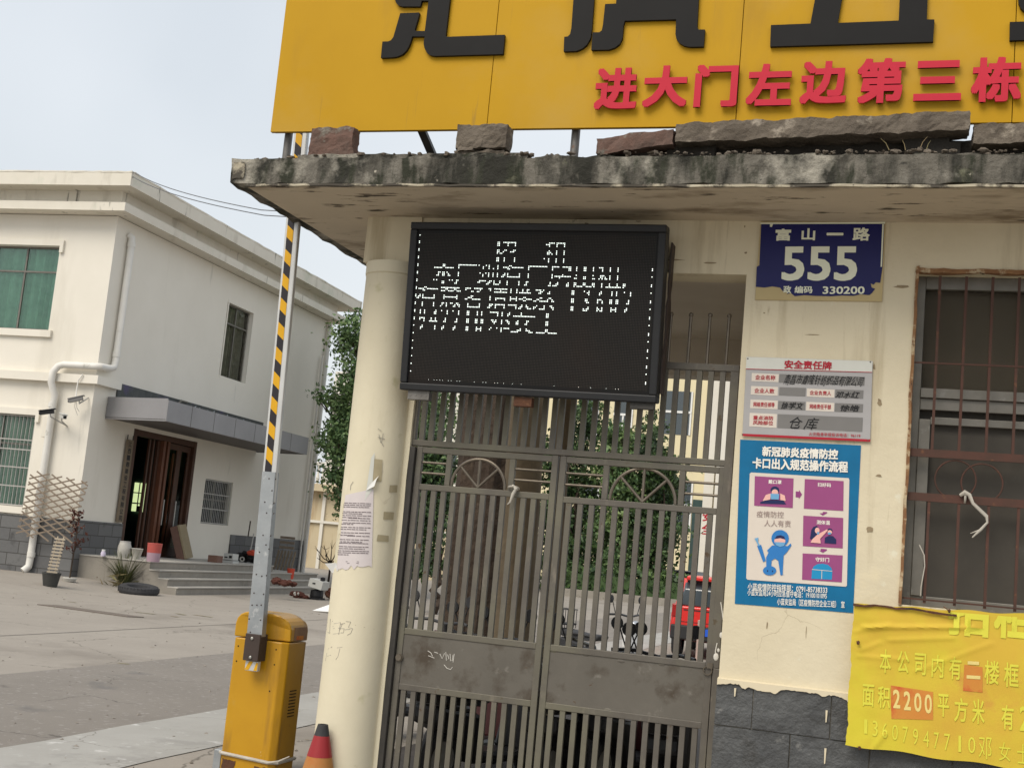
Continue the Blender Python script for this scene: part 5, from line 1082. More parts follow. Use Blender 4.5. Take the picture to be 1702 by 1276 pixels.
b.build('tread_blocks', M['rubber'], ty)
ZP = .735
def on_plat(px, py): q = atz(px, py, ZP); return q, (q-CAM).length/FPX
def pot(name, label, cat, px, py, prof, m, rim=None):
    q, s_ = on_plat(px, py); d = q-BP; a = d.dot(AX)
    t = thing(name, label, cat, q); b = MB(); b.lathe([(r*s_, h*s_) for r, h in prof], q, 22); b.build('body', M[m], t, sm=True)
    if rim: b = MB(); b.lathe([(r*s_, h*s_) for r, h in rim[0]], q, 22); b.build(rim[1], M[rim[2]], t, sm=True)
    return t, q, s_
pot('small_jar', 'small lilac jar at the left end of the platform', 'jar', 171, 924, [(0, 0), (3.6, 0), (4, 5), (2.6, 8), (2.4, 10), (0, 10)], 'lavender', ([(2.7, 8), (2.8, 10.5), (0, 10.6)], 'cap', 'white'))
pot('water_jar', 'round white water jar with dark neck left of the doorway', 'jar', 205, 927, [(0, 0), (8, 0), (10.5, 8), (10.5, 17), (8.5, 24), (8, 26), (7, 26), (7, 20), (0, 19)], 'ceramic', ([(8.2, 24), (8.6, 25), (8.2, 26.5)], 'rim', 'bar_steel'))
pot('flower_pot', 'pale tapered flower pot in front of the doorway', 'flower pot', 226, 929, [(0, 0), (5.5, 0), (9, 16), (9.6, 16.5), (9.2, 17), (8, 15), (0, 14)], 'ceramic')
pot('paint_bucket', 'red and lilac printed paint bucket standing before the open door', 'bucket', 254, 933, [(0, 0), (10, 0), (10.8, 14)], 'bucket_print', ([(10.85, 14), (11.6, 28), (11.9, 28), (11.7, 29), (10.5, 28), (9.8, 4), (0, 3)], 'red_upper', 'bucket_red'))
pot('basin', 'small white basin on the platform beside the leaning carton', 'basin', 297, 926, [(0, 0), (9, 0), (10.3, 10), (10.6, 10.5), (9.8, 10.5), (9, 2), (0, 1.5)], 'white')
q, s_ = on_plat(188, 921); b = MB(AB); d = onZ(188, 921, ZP); b.box(d[0]-.25, d[0]+.2, d[1]-.1, d[1]+.25, ZP, ZP+.14)
tag(b.build('wooden_tray', M['board_wood'], bevel=.01), 'low brown wooden tray between the small jar and white water jar', 'tray')
def heap(name, label, cat, px, py, n, w_, h, mats_):
    q, s_ = on_plat(px, py); t = thing(name, label, cat, q)
    for i in range(n):
        b = MB(); c = q+Vector((random.uniform(-w_, w_)*s_, random.uniform(0, .35), random.uniform(.15, h)*s_)); k = random.random()
        if k < .4: a = random.uniform(-.6, .6); u = Vector((math.cos(a), math.sin(a), random.uniform(-.3, .3))); b.obox(c, u*random.uniform(3, 6)*s_, u.cross(Vector((0, 0, 1)))*random.uniform(.04, .1), Vector((0, 0, random.uniform(1, 3)*s_)))
        elif k < .75: b.ball(c, random.uniform(2, 4)*s_, (1.3, 1, .8), 9, 6, .25)
        else: b.tube(c, c+Vector((random.uniform(-9, 9)*s_, .1, random.uniform(3, 12)*s_)), .7*s_)
        b.build('scrap', M[mats_[i % len(mats_)]], t)
heap('clutter_heap', 'small heap of odds and ends and a plastic bag left of the white water jar', 'clutter', 190, 918, 9, 10, 9, ('board_wood', 'white', 'black_plastic', 'carton_edge'))
heap('clutter_heap', 'brown litter and offcuts between the leaning carton and the orange basket', 'clutter', 352, 921, 10, 10, 10, ('engine_brown', 'cardboard', 'board_wood'))
heap('clutter_heap', 'dark machine parts heaped beside the white appliance under the slate panel', 'clutter', 392, 929, 14, 14, 14, ('black_plastic', 'engine_brown', 'bar_steel', 'orange_red'))
# leaning carton
c0, c1 = onZ(312, 930, ZP), onZ(343, 925, ZP); tl, trr = onB(307, 884, c0[0]-.12), None
ct_ = thing('leaning_carton', 'large flat cardboard carton leaning beside the door frame', 'carton', AB((c0[0], c0[1]+.4, ZP)))
b = MB(AB); o_ = Vector((c0[0]-.1, c0[1], ZP)); ub = Vector((-.35, .98, .04)).normalized()*1.02; uz = Vector((-.30, -.13, .95))*.95; un = ub.cross(uz).normalized()
if un.x < 0: un = -un
b.prism([o_, o_+ub, o_+ub+uz, o_+uz], un*.06); b.build('front', M['cardboard'], ct_, bevel=.008)
b = MB(AB); o2 = o_-un*.205; b.prism([o2, o2+ub, o2+ub+uz*.99, o2+uz*.99], un*.20); b.build('body', M['carton_edge'], ct_, bevel=.008)
b = MB(); f_ = lambda p: AB(p)
W_ = lambda u, v: AB(o_+ub*u+uz*v+un*.063)
for (u, v, w_, h_) in ((.5, .78, .42, .05), (.46, .7, .3, .05), (.5, .42, .34, .035), (.5, .34, .3, .03), (.52, .2, .36, .06)): b.poly([W_(u-w_/2, v-h_/2), W_(u+w_/2, v-h_/2), W_(u+w_/2, v+h_/2), W_(u-w_/2, v+h_/2)])
b.build('faded_print', mat('carton_print', (.27,.215,.13), (.33,.27,.165), 14, .9), ct_)
def pile(name, label, cat, px, py, parts):
    q, s_ = on_plat(px, py); t = thing(name, label, cat, q)
    for n_, m_, fn in parts:
        b = MB(); fn(b, q, s_); b.build(n_, M[m_], t, bevel=.004 if n_ in ('carton', 'casing') else 0)
    return t
def bx_(b, q, s_, x0, x1, z0, z1, d=.25, dy=0): b.box(q.x+x0*s_, q.x+x1*s_, q.y+dy, q.y+dy+d, q.z+z0*s_, q.z+z1*s_)
def baskets(b, q, s_):
    b.lathe([(0, 0), (9*s_, 0), (11*s_, 12*s_), (10*s_, 12*s_), (8*s_, 2*s_)], q+Vector((0, .3, 0)), 14)
    for k in range(14): b.path([q+Vector((random.uniform(-9, 9)*s_, .3, 10*s_)), q+Vector((random.uniform(-11, 11)*s_, .3+random.uniform(-.1, .1), random.uniform(16, 23)*s_))], [1.6*s_, .6*s_], 5)
pile('orange_basket', 'orange basket heaped with scraps behind the small carton', 'basket', 366, 921, [('basket', 'orange_red', baskets), ('scraps', 'board_wood', lambda b, q, s_: [b.ball(q+Vector((random.uniform(-12, 4)*s_, .25, random.uniform(6, 16)*s_)), 3*s_, (1.5, 1, .7), 8, 6, .3) for _ in range(9)])])
pile('small_carton', 'small brown carton on the platform edge beside the white appliance', 'carton', 352, 934, [('carton', 'carton_edge', lambda b, q, s_: bx_(b, q, s_, -8, 9, 0, 11, .3))])
pile('white_appliance', 'small white machine with dark slots at the platform edge', 'appliance', 377, 935, [('casing', 'machine_white', lambda b, q, s_: (bx_(b, q, s_, -10, 10, 0, 4, .35), bx_(b, q, s_, -7, 10, 5, 15, .3))), ('slots', 'black_plastic', lambda b, q, s_: (bx_(b, q, s_, -5, 0, 8, 10, .01, -.012), bx_(b, q, s_, 3, 8, 8, 12, .01, -.012), bx_(b, q, s_, -9, 9, 4, 5, .3, .01)))])
pile('tool_heap', 'dark heap of tools and hoses below the slate panel on the platform', 'tool heap', 404, 933, [('heap', 'black_plastic', lambda b, q, s_: [b.ball(q+Vector((random.uniform(-14, 20)*s_, random.uniform(.1, .5), random.uniform(2, 15)*s_)), random.uniform(3, 6)*s_, (1.4, 1, .8), 9, 6, .3) for _ in range(22)]), ('roll', 'ceramic', lambda b, q, s_: b.lathe([(2*s_, 0), (4*s_, 0), (4*s_, .35), (0, .35)], q+Vector((-2*s_, 0, 4*s_)), 14, (-.6, 1, 0))), ('red_cloth', 'orange_red', lambda b, q, s_: b.ball(q+Vector((13*s_, .1, 15*s_)), 6*s_, (1.6, 1, .8), 10, 8, .2)), ('pole', 'bar_steel', lambda b, q, s_: b.tube(q+Vector((4*s_, .2, 8*s_)), q+Vector((-4*s_, .6, 46*s_)), 1*s_)), ('stand', 'bark', lambda b, q, s_: b.tube(q+Vector((-11*s_, .5, 40*s_)), q+Vector((-10*s_, .5, 66*s_)), 1.1*s_))])
# right of the boom
def gpile(name, label, cat, px, py, z, parts):
    q = atz(px, py, z); s_ = (q-CAM).length/FPX; t = thing(name, label, cat, q)
    for n_, m_, fn in parts:
        b = MB(); fn(b, q, s_); b.build(n_, M[m_], t)
gpile('old_boards', 'weathered boards and crate leaning on the slate wall right of the boom', 'boards', 472, 947, .545, [('board', 'board_wood', lambda b, q, s_: [b.bar(q+Vector(((-14+6*k)*s_, -.15, 0)), q+Vector(((-22+6*k)*s_, .35, 30*s_)), 4*s_, .04, (1, 0, 0)) for k in range(6)]), ('crate', 'strip_wood', lambda b, q, s_: [bx_(b, q, s_, -24, 2, 34+8*k, 38+8*k, .05, .4) for k in range(3)])])
gpile('orange_bucket', 'bright orange plastic bucket on the steps right of the boom', 'bucket', 482, 962, .365, [('body', 'orange_red', lambda b, q, s_: b.lathe([(0, 0), (5*s_, 0), (6.2*s_, 17*s_), (5.6*s_, 17*s_), (4.6*s_, 2*s_)], q, 18))])
gpile('scrap_engines', 'brown rusty engine parts lying at the right end of the steps', 'engine parts', 466, 972, .365, [('casting', 'engine_brown', lambda b, q, s_: [b.ball(q+Vector((random.uniform(-16, 18)*s_, random.uniform(-.1, .3), random.uniform(3, 8)*s_)), random.uniform(4, 7)*s_, (1.3, 1, .8), 10, 7, .22) for _ in range(9)])])
gpile('electric_motor', 'white-topped black motor standing on the yard near the column', 'motor', 520, 996, 0, [('base', 'black_plastic', lambda b, q, s_: (b.lathe([(0, 0), (10*s_, 0), (11*s_, 6*s_), (10*s_, 15*s_), (0, 17*s_)], q+Vector((0, .2, 0)), 16), bx_(b, q, s_, -11, 10, 0, 3, .4))), ('cover', 'machine_white', lambda b, q, s_: b.obox(q+Vector((2*s_, .2, 25*s_)), Vector((12*s_, 0, -2.4*s_)), Vector((0, .22, 0)), Vector((1.2*s_, 0, 6.5*s_)))), ('slot', 'black_plastic', lambda b, q, s_: bx_(b, q, s_, -3, 2, 25, 27, .02, -.035)), ('cap', 'black_plastic', lambda b, q, s_: b.lathe([(4*s_, 0), (4*s_, 5*s_), (0, 6*s_)], q+Vector((8*s_, .2, 31*s_)), 12))])
gpile('rusty_engine', 'rust-brown engine block lying beside the white-topped motor', 'engine', 546, 996, 0, [('block', 'engine_brown', lambda b, q, s_: [b.ball(q+Vector((dx*s_, .3, dz*s_)), r*s_, (1.2, 1, .9), 12, 8, .12) for dx, dz, r in ((-4, 9, 9), (8, 9, 10), (18, 7, 8))]), ('wheel', 'rust', lambda b, q, s_: b.torus(q+Vector((2*s_, .02, 11*s_)), (0, 1, 0), 7*s_, 1.6*s_, 18, 6))])
gpile('copper_scrap', 'low heap of reddish scrap metal left of the white-topped motor', 'scrap', 494, 994, 0, [('scrap', 'engine_brown', lambda b, q, s_: [b.ball(q+Vector((random.uniform(-14, 9)*s_, .2, random.uniform(2, 7)*s_)), random.uniform(3, 5)*s_, (1.5, 1, .8), 9, 6, .3) for _ in range(10)]), ('bright_bits', 'ceramic', lambda b, q, s_: [b.ball(q+Vector((random.uniform(-10, 6)*s_, 0, random.uniform(5, 9)*s_)), 2*s_, (1, 1, 1), 8, 6, .3) for _ in range(3)])])
q = atz(541, 1016, 0.02); b = MB(); b.poly([q+Vector((-.28, -.1, 0)), q+Vector((.35, -.15, .02)), q+Vector((.4, .25, .12)), q+Vector((.1, .3, .22))])
tag(b.build('paper_scrap', M['white']), 'folded white paper scrap lying on the yard beside the column', 'paper scrap')
q = ground_px(150, 1015); b = MB(); b.prism([q+Vector((-1.1, -.05, 0.002)), q+Vector((1.0, -.35, .002)), q+Vector((1.15, -.05, .002)), q+Vector((-.9, .3, .002))], (0, 0, .012))
tag(b.build('flattened_board', mat('wet_board', (.15,.125,.105), None, 1, .9)), 'flattened dark cardboard lying on the yard left of the barrier', 'cardboard')
b = MB()
for (px, py, l) in ((240, 1018, .5), (300, 1020, .35), (330, 1022, .3), (345, 1024, .25), (205, 1102, .16), (290, 1024, .2), (253, 1075, .06), (120, 1000, .2), (510, 1228, .04), (490, 1235, .03), (500, 1256, .03)):
    q = atz(px, py, .006); a = random.uniform(-.4, .4); d = Vector((math.cos(a), math.sin(a), 0))*l/2; e = Vector((-d.y, d.x, 0)).normalized()*min(.05, l*.3); b.poly([q-d-e*.3, q+d*.8-e, q+d+e*.4, q-d*.7+e*.6])
tag(b.build('litter', M['dry_leaf']), 'scattered dry leaves and paper litter on the yard', 'litter', kind='stuff')
b = MB()
for k in range(800):
    y = 5+22*random.random()**1.6; x = -.9*y+random.uniform(-.35, .55)*y
    if x > -3.9 and y > 7.6: continue
    r = random.choice((.004, .005, .006, .008, .010, .016)); b.ball((x, y, gz(x, y)+.005), r, (random.uniform(.8, 1.8), random.uniform(.8, 1.6), .6), 5, 3, .4)
tag(b.build('grit', M['concrete_yard']), 'loose grit and small stones scattered over the yard', 'grit', kind='stuff')
# overhead cables
b = MB(); e1 = AB((.68, -.6, 10.16))
for (px, py, dz) in ((478, 357, 0), (484, 366, -.12)):
    e2 = at(px, py, 8.9); pts = []
    for i in range(17): t = i/16; p = e1*(1-t)+e2*t+Vector((0, 0, dz*(1-t))); p.z -= .10*4*t*(1-t); pts.append(p)
    pts[-1].x = max(pts[-1].x, -4.3); b.path(pts, [.011*(1-t/16)+.004*(t/16) for t in range(17)], 5)
tag(b.build('overhead_cables', M['cable'], sm=True), 'two thin cables sagging from the office roof corner to the gatehouse', 'cables')
#BACKGROUND
# ------------------------------------------------------------------ trees
def branchy(b, p0, p1, r0, r1, n=6, wob=.12):
    pts = [Vector(p0)*(1-t/n)+Vector(p1)*(t/n)+Vector((random.uniform(-wob, wob), random.uniform(-wob, wob), 0))*(1 if 0 < t < n else 0) for t in range(n+1)]
    b.path(pts, [r0+(r1-r0)*t/n for t in range(n+1)], 10); return pts
def tree(name, label, base, h0, blobs, nleaf, size, m, tr_r, barkm='bark', group=None, cat='tree', dense=.55):
    """blobs: (centre, (rx, ry, rz)) in world metres; leaves gather in clumps spread through each blob's volume"""
    t = thing(name, label, cat, base, group); b = MB(); base = Vector(base)
    top = base+Vector((0, 0, h0)); branchy(b, base, top, tr_r, tr_r*.7)
    for c, r in blobs:
        e = Vector(c); branchy(b, top-Vector((0, 0, h0*.15*random.random())), e, tr_r*.45, tr_r*.08, 5, .25)
        for _ in range(3): branchy(b, e*.7+top*.3, e+Vector((random.uniform(-.8, .8)*r[0], random.uniform(-.8, .8)*r[1], random.uniform(-.3, .8)*r[2])), tr_r*.16, .01, 4, .15)
    b.build('trunk', M[barkm], t, sm=True)
    vol = [r[0]*r[1]*r[2] for _, r in blobs]; tot = sum(vol); pts = []
    for (c, r), v in zip(blobs, vol):
        n = int(nleaf*v/tot); ncl = max(6, int(n/38))
        for _ in range(ncl):
            d = RNG.normal(0, 1, 3); d /= np.linalg.norm(d); rr = RNG.uniform(0, 1)**dense
            cc = np.array(c)+d*rr*np.array(r); cs = RNG.uniform(.09, .24)*min(r)+.08
            for _ in range(int(n/ncl)): pts.append(cc+RNG.normal(0, 1, 3)*np.array((cs, cs, cs*.55)))
    leaves('crown', pts, size, M[m], t, 1, .03, .5, .4)
    return t
def W3(px, py, Y): return tuple(at(px, py, Y))
def R3(rx_, rz_, Y): s_ = Y*1.06/FPX; return (rx_*s_, rx_*s_, rz_*s_)
Y = 37.5; base = at(640, 900, Y); base = (base.x, Y, 0)
tree('camphor_tree', 'tall green tree rising behind the office end wall and cream column', base, 3.2,
     [(W3(585, 560, Y), R3(38, 45, Y)), (W3(600, 640, Y), R3(62, 55, Y)), (W3(560, 735, Y-1), R3(30, 34, Y)), (W3(610, 740, Y), R3(70, 60, Y)), (W3(585, 820, Y-1), R3(32, 38, Y)), (W3(690, 690, Y+1), R3(70, 70, Y)), (W3(700, 800, Y+1), R3(60, 55, Y)), (W3(660, 580, Y+1), R3(60, 60, Y)), (W3(556, 662, Y), R3(26, 20, Y)), (W3(530, 655, Y), R3(14, 12, Y)), (W3(538, 745, Y), R3(16, 12, Y)), (W3(598, 520, Y), R3(14, 22, Y)), (W3(562, 785, Y-1), R3(34, 30, Y)), (W3(592, 845, Y-1), R3(34, 30, Y)), (W3(575, 700, Y), R3(36, 30, Y))], 42000, .14, 'leaf', .22)
Y = 31; b_ = at(722, 1000, Y)
tree('garden_bush', 'dark leafy bush seen low through the left gate leaf', (b_.x, Y, 0), 1.2, [(W3(710, 800, Y), R3(50, 60, Y)), (W3(712, 870, Y), R3(40, 50, Y)), (W3(716, 740, Y), R3(40, 45, Y)), (W3(705, 930, Y), R3(34, 40, Y))], 7000, .15, 'leaf_dark', .1, cat='bush')
Y = 62
for i, (lab, bs) in enumerate((('dark evergreen tree beyond the yard, leftmost of the three behind the right gate leaf', [(955, 760, 45, 60), (950, 850, 45, 70), (955, 930, 42, 55), (975, 700, 35, 40), (915, 870, 34, 70), (912, 770, 30, 60), (918, 945, 30, 40)]),
    ('dense dark evergreen tree beyond the yard, middle of the three behind the right gate leaf', [(1030, 800, 50, 75), (1025, 890, 50, 70), (1035, 740, 40, 45), (1020, 950, 45, 40)]),
    ('dark evergreen tree standing against the cream factory, rightmost behind the right gate leaf', [(1098, 830, 40, 70), (1095, 770, 34, 45), (1100, 900, 36, 50), (1075, 880, 40, 70), (1085, 720, 22, 40)]))):
    p = at(bs[1][0], 980, Y); tree('evergreen_tree', lab, (p.x, Y, 0), 2.2, [(W3(a, c, Y+random.uniform(-1, 1)), R3(d, e, Y)) for a, c, d, e in bs], 15000, .23, 'leaf_dark' if i != 1 else 'leaf', .2, group='evergreen trees beyond the yard')
Y = 60; b = MB(); a, c = at(935, 985, Y), at(1140, 985, Y); b.box(a.x, c.x, Y-1.6, Y-1.3, 0, .35); tag(b.build('planter_kerb', M['step']), 'low grey kerb edging the evergreen trees across the yard', 'kerb')
b = MB(); pts = []
t_ = thing('hedge', 'low dark clipped hedge behind the kerb at the foot of the evergreens', 'hedge', (at(1030, 985, Y).x, Y, 0))
for _ in range(2600): pts.append(np.array((random.uniform(a.x, c.x), Y+random.uniform(-1.2, .6), random.uniform(.1, 1.5))))
leaves('foliage', pts, .28, M['leaf_dark'], t_, 1, .05)
b.box(a.x, c.x, Y-1, Y+.4, 0, 1.1); b.build('inner_growth', M['leaf_dark'], t_)
# big trunk close behind the gate
Y = 12.6; xa, xb = at(724, 900, Y), at(838, 900, Y); r_ = (xb.x-xa.x)/2; cx_ = (xa.x+xb.x)/2
bt_ = thing('big_tree', 'massive dark lopped tree trunk standing just behind the left gate leaf', 'tree trunk', (cx_, Y+.4, 0))
b = MB()
n_, m_ = 40, 36; rows = []
for j in range(m_+1):
    z = 4.6*j/m_; row = []
    for i in range(n_):
        a = 2*math.pi*i/n_; rr = r_*(1.0+.35*math.exp(-z*2.2))*(1+.10*math.sin(5*a+z*.8)+.05*math.sin(13*a)+.05*noise.noise(Vector((math.cos(a)*3, math.sin(a)*3, z*1.5)))); row.append(b.v((cx_+rr*math.cos(a)+.03*z, Y+.4+rr*math.sin(a), z)))
    rows.append(row)
for j in range(m_):
    for i in range(n_): b.f([rows[j][i], rows[j][(i+1) % n_], rows[j+1][(i+1) % n_], rows[j+1][i]])
b.ball((cx_+.12, Y+.4, 4.55), r_*1.02, (1, 1, .5), 24, 8, .04)
for a in (.6, 2.6, 4.4): b.path([(cx_+.1, Y+.4, 4.3), (cx_+.1+math.cos(a)*.5, Y+.4+math.sin(a)*.5, 4.8), (cx_+.1+math.cos(a)*.62, Y+.4+math.sin(a)*.62, 5.2)], [r_*.5, r_*.36, r_*.3], 12)
b.build('trunk', M['bark'], bt_, sm=True)
Y = 12.2; xa, xb = at(838, 900, Y), at(897, 900, Y)
tt = thing('mossy_trunk', 'pale mossy trunk beside the massive dark one behind the gate', 'tree trunk', ((xa.x+xb.x)/2, Y, 0))
b = MB(); rows = []; r_ = (xb.x-xa.x)/2; cx_ = (xa.x+xb.x)/2
for j in range(31):
    z = 5.2*j/30; row = []
    for i in range(24):
        a = 2*math.pi*i/24; rr = r_*(1+.2*math.exp(-z*2))*(1+.06*math.sin(4*a+z)+.05*noise.noise(Vector((math.cos(a)*2, math.sin(a)*2, z)))); row.append(b.v((cx_+rr*math.cos(a)-.02*z, Y+rr*math.sin(a), z)))
    rows.append(row)
for j in range(30):
    for i in range(24): b.f([rows[j][i], rows[j][(i+1) % 24], rows[j+1][(i+1) % 24], rows[j+1][i]])
b.ball((cx_-.104, Y, 5.2), r_, (1, 1, .4), 20, 6, .03)
b.build('trunk', M['pale_bark'], tt, sm=True)
Y = 11.2; p = at(921, 900, Y); b = MB(); b.path([(p.x, Y, 0), (p.x, Y, 2.5), (p.x+.02, Y, 4.4)], [.085, .078, .07], 14)
tag(b.build('timber_post', M['pale_bark'], sm=True), 'slender brown timber post standing behind the middle of the gate', 'post')
# bare little tree at the end of the office
Y = 40; p = at(547, 950, Y); bt2 = thing('bare_tree', 'small bare dark branching tree before the stained wall beside the column', 'tree', (p.x, Y, 0)); b = MB(); s_ = Y*1.06/FPX
o_ = Vector((p.x, Y, 0)); k_ = o_+Vector((1*s_, 0, 42*s_)); b.path([o_, o_+Vector((1*s_, 0, 20*s_)), k_], [2.2*s_, 1.9*s_, 1.5*s_], 7)
for dx, dz in ((-26, 62), (-14, 54), (-22, 48), (12, 66), (18, 56), (4, 72), (-8, 70)):
    e = o_+Vector((dx*s_, random.uniform(-.3, .3), dz*s_)); mid = k_*.5+e*.5+Vector((0, 0, -4*s_)); b.path([k_, mid, e], [1.2*s_, .9*s_, .4*s_], 5)
    for _ in range(3): b.path([mid*.4+e*.6, e+Vector((random.uniform(-8, 8)*s_, random.uniform(-.2, .2), random.uniform(-3, 10)*s_))], [.5*s_, .2*s_], 4)
b.build('trunk', M['bark'], bt2, sm=True)
# ------------------------------------------------------------------ far buildings
Y = 56; l, r_ = at(505, 900, Y).x, at(770, 900, Y).x
wb = thing('stained_workshop', 'stained beige workshop with a pale balcony behind the bare tree', 'workshop', ((l+r_)/2, Y, 0))
b = MB(); zb1 = at(550, 818, Y).z; zt = at(550, 610, Y).z
b.box(l, r_, Y, Y+8, 0, zb1); b.build('lower_wall', M['stain_far'], wb)
b = MB(); b.box(l, r_, Y+1.4, Y+8, zb1, zt); b.build('upper_wall', M['white_far'], wb)
b = MB(); b.box(l, r_, Y-.5, Y+1.4, zb1+.001, zb1+.35); b.build('balcony_slab', M['stain_far'], wb)
b = MB(); za = zb1+.35; k = l
while k < r_: b.lathe([(.05, 0), (.10, .25), (.05, .5), (.06, .9)], (k, Y-.35, za), 8); k += .26
b.box(l, r_, Y-.45, Y-.25, za+.9, za+1.05); b.build('balustrade', M['white_far'], wb)
b = MB(); zl = at(545, 868, Y).z; b.box(l, r_, Y-.12, Y-.02, zl-.06, zl+.06); b.box(at(537, 860, Y).x-.08, at(537, 860, Y).x+.08, Y-.1, Y-.01, 0, zb1)
b.build('rail', M['white_far'], wb)
for px in (560, 720):
    x = at(px, 750, Y).x; b = MB(); b.box(x-.7, x+.7, Y+1.36, Y+1.395, za+.3, za+2.3); b.build('window', M['car_glass'], wb)
Y = 88; l, r_ = at(860, 800, Y).x, at(1420, 800, Y).x
cb = thing('cream_factory', 'pale cream factory block with teal windows seen through the gate', 'factory', ((l+r_)/2, Y, 0))
zt = at(1100, 560, Y).z; b = MB(); b.box(l, r_, Y, Y+15, 0, zt); b.build('wall', M['cream_far'], cb)
b = MB(); a, c = at(1172, 800, Y).x, at(1188, 800, Y).x; b.box(a, c, Y-.5, Y-.001, 0, zt); a2, c2 = at(1193, 800, Y).x, at(1300, 800, Y).x; b.box(a2, c2, Y-1.2, Y-.001, 0, zt-.5); b.build('pilaster', M['white_far'], cb)
for (x0, x1, y0, y1) in ((1096, 1150, 650, 722), (966, 995, 658, 730), (1020, 1052, 655, 726), (966, 995, 800, 870), (1020, 1052, 800, 870), (1096, 1150, 800, 880)):
    a = at(x0, (y0+y1)/2, Y); c = at(x1, (y0+y1)/2, Y); zt_, zb_ = at((x0+x1)/2, y0, Y).z, at((x0+x1)/2, y1, Y).z
    b = MB(); b.box(a.x, c.x, Y-.03, Y-.002, zb_, zt_); wn = b.build('window', M['car_glass'], cb)
    b = MB(); zm = zb_+(zt_-zb_)*.52; b.box(a.x, c.x, Y-.10, Y-.031, zm-.08, zm+.08); b.box((a.x+c.x)/2-.06, (a.x+c.x)/2+.06, Y-.08, Y-.031, zb_, zm); b.box(c.x-.12, c.x, Y-.08, Y-.031, zb_, zt_); b.build('frame', M['white'], wn)
b = MB(); a, c = at(1147, 900, Y).x, at(1164, 900, Y).x; b.box(a, c, Y-.06, Y-.001, 0, at(1155, 830, Y).z); b.build('door', M['green_pane'] if False else M['teal_room'], cb)
b = MB(); p = at(1176, 868, Y-.52); b.text('安', (p.x, Y-.51, p.z+.45), .75, .75, bold=.02); b.text('全', (p.x, Y-.51, p.z-.45), .75, .75, bold=.02); b.build('red_lettering', M['crimson'], cb)
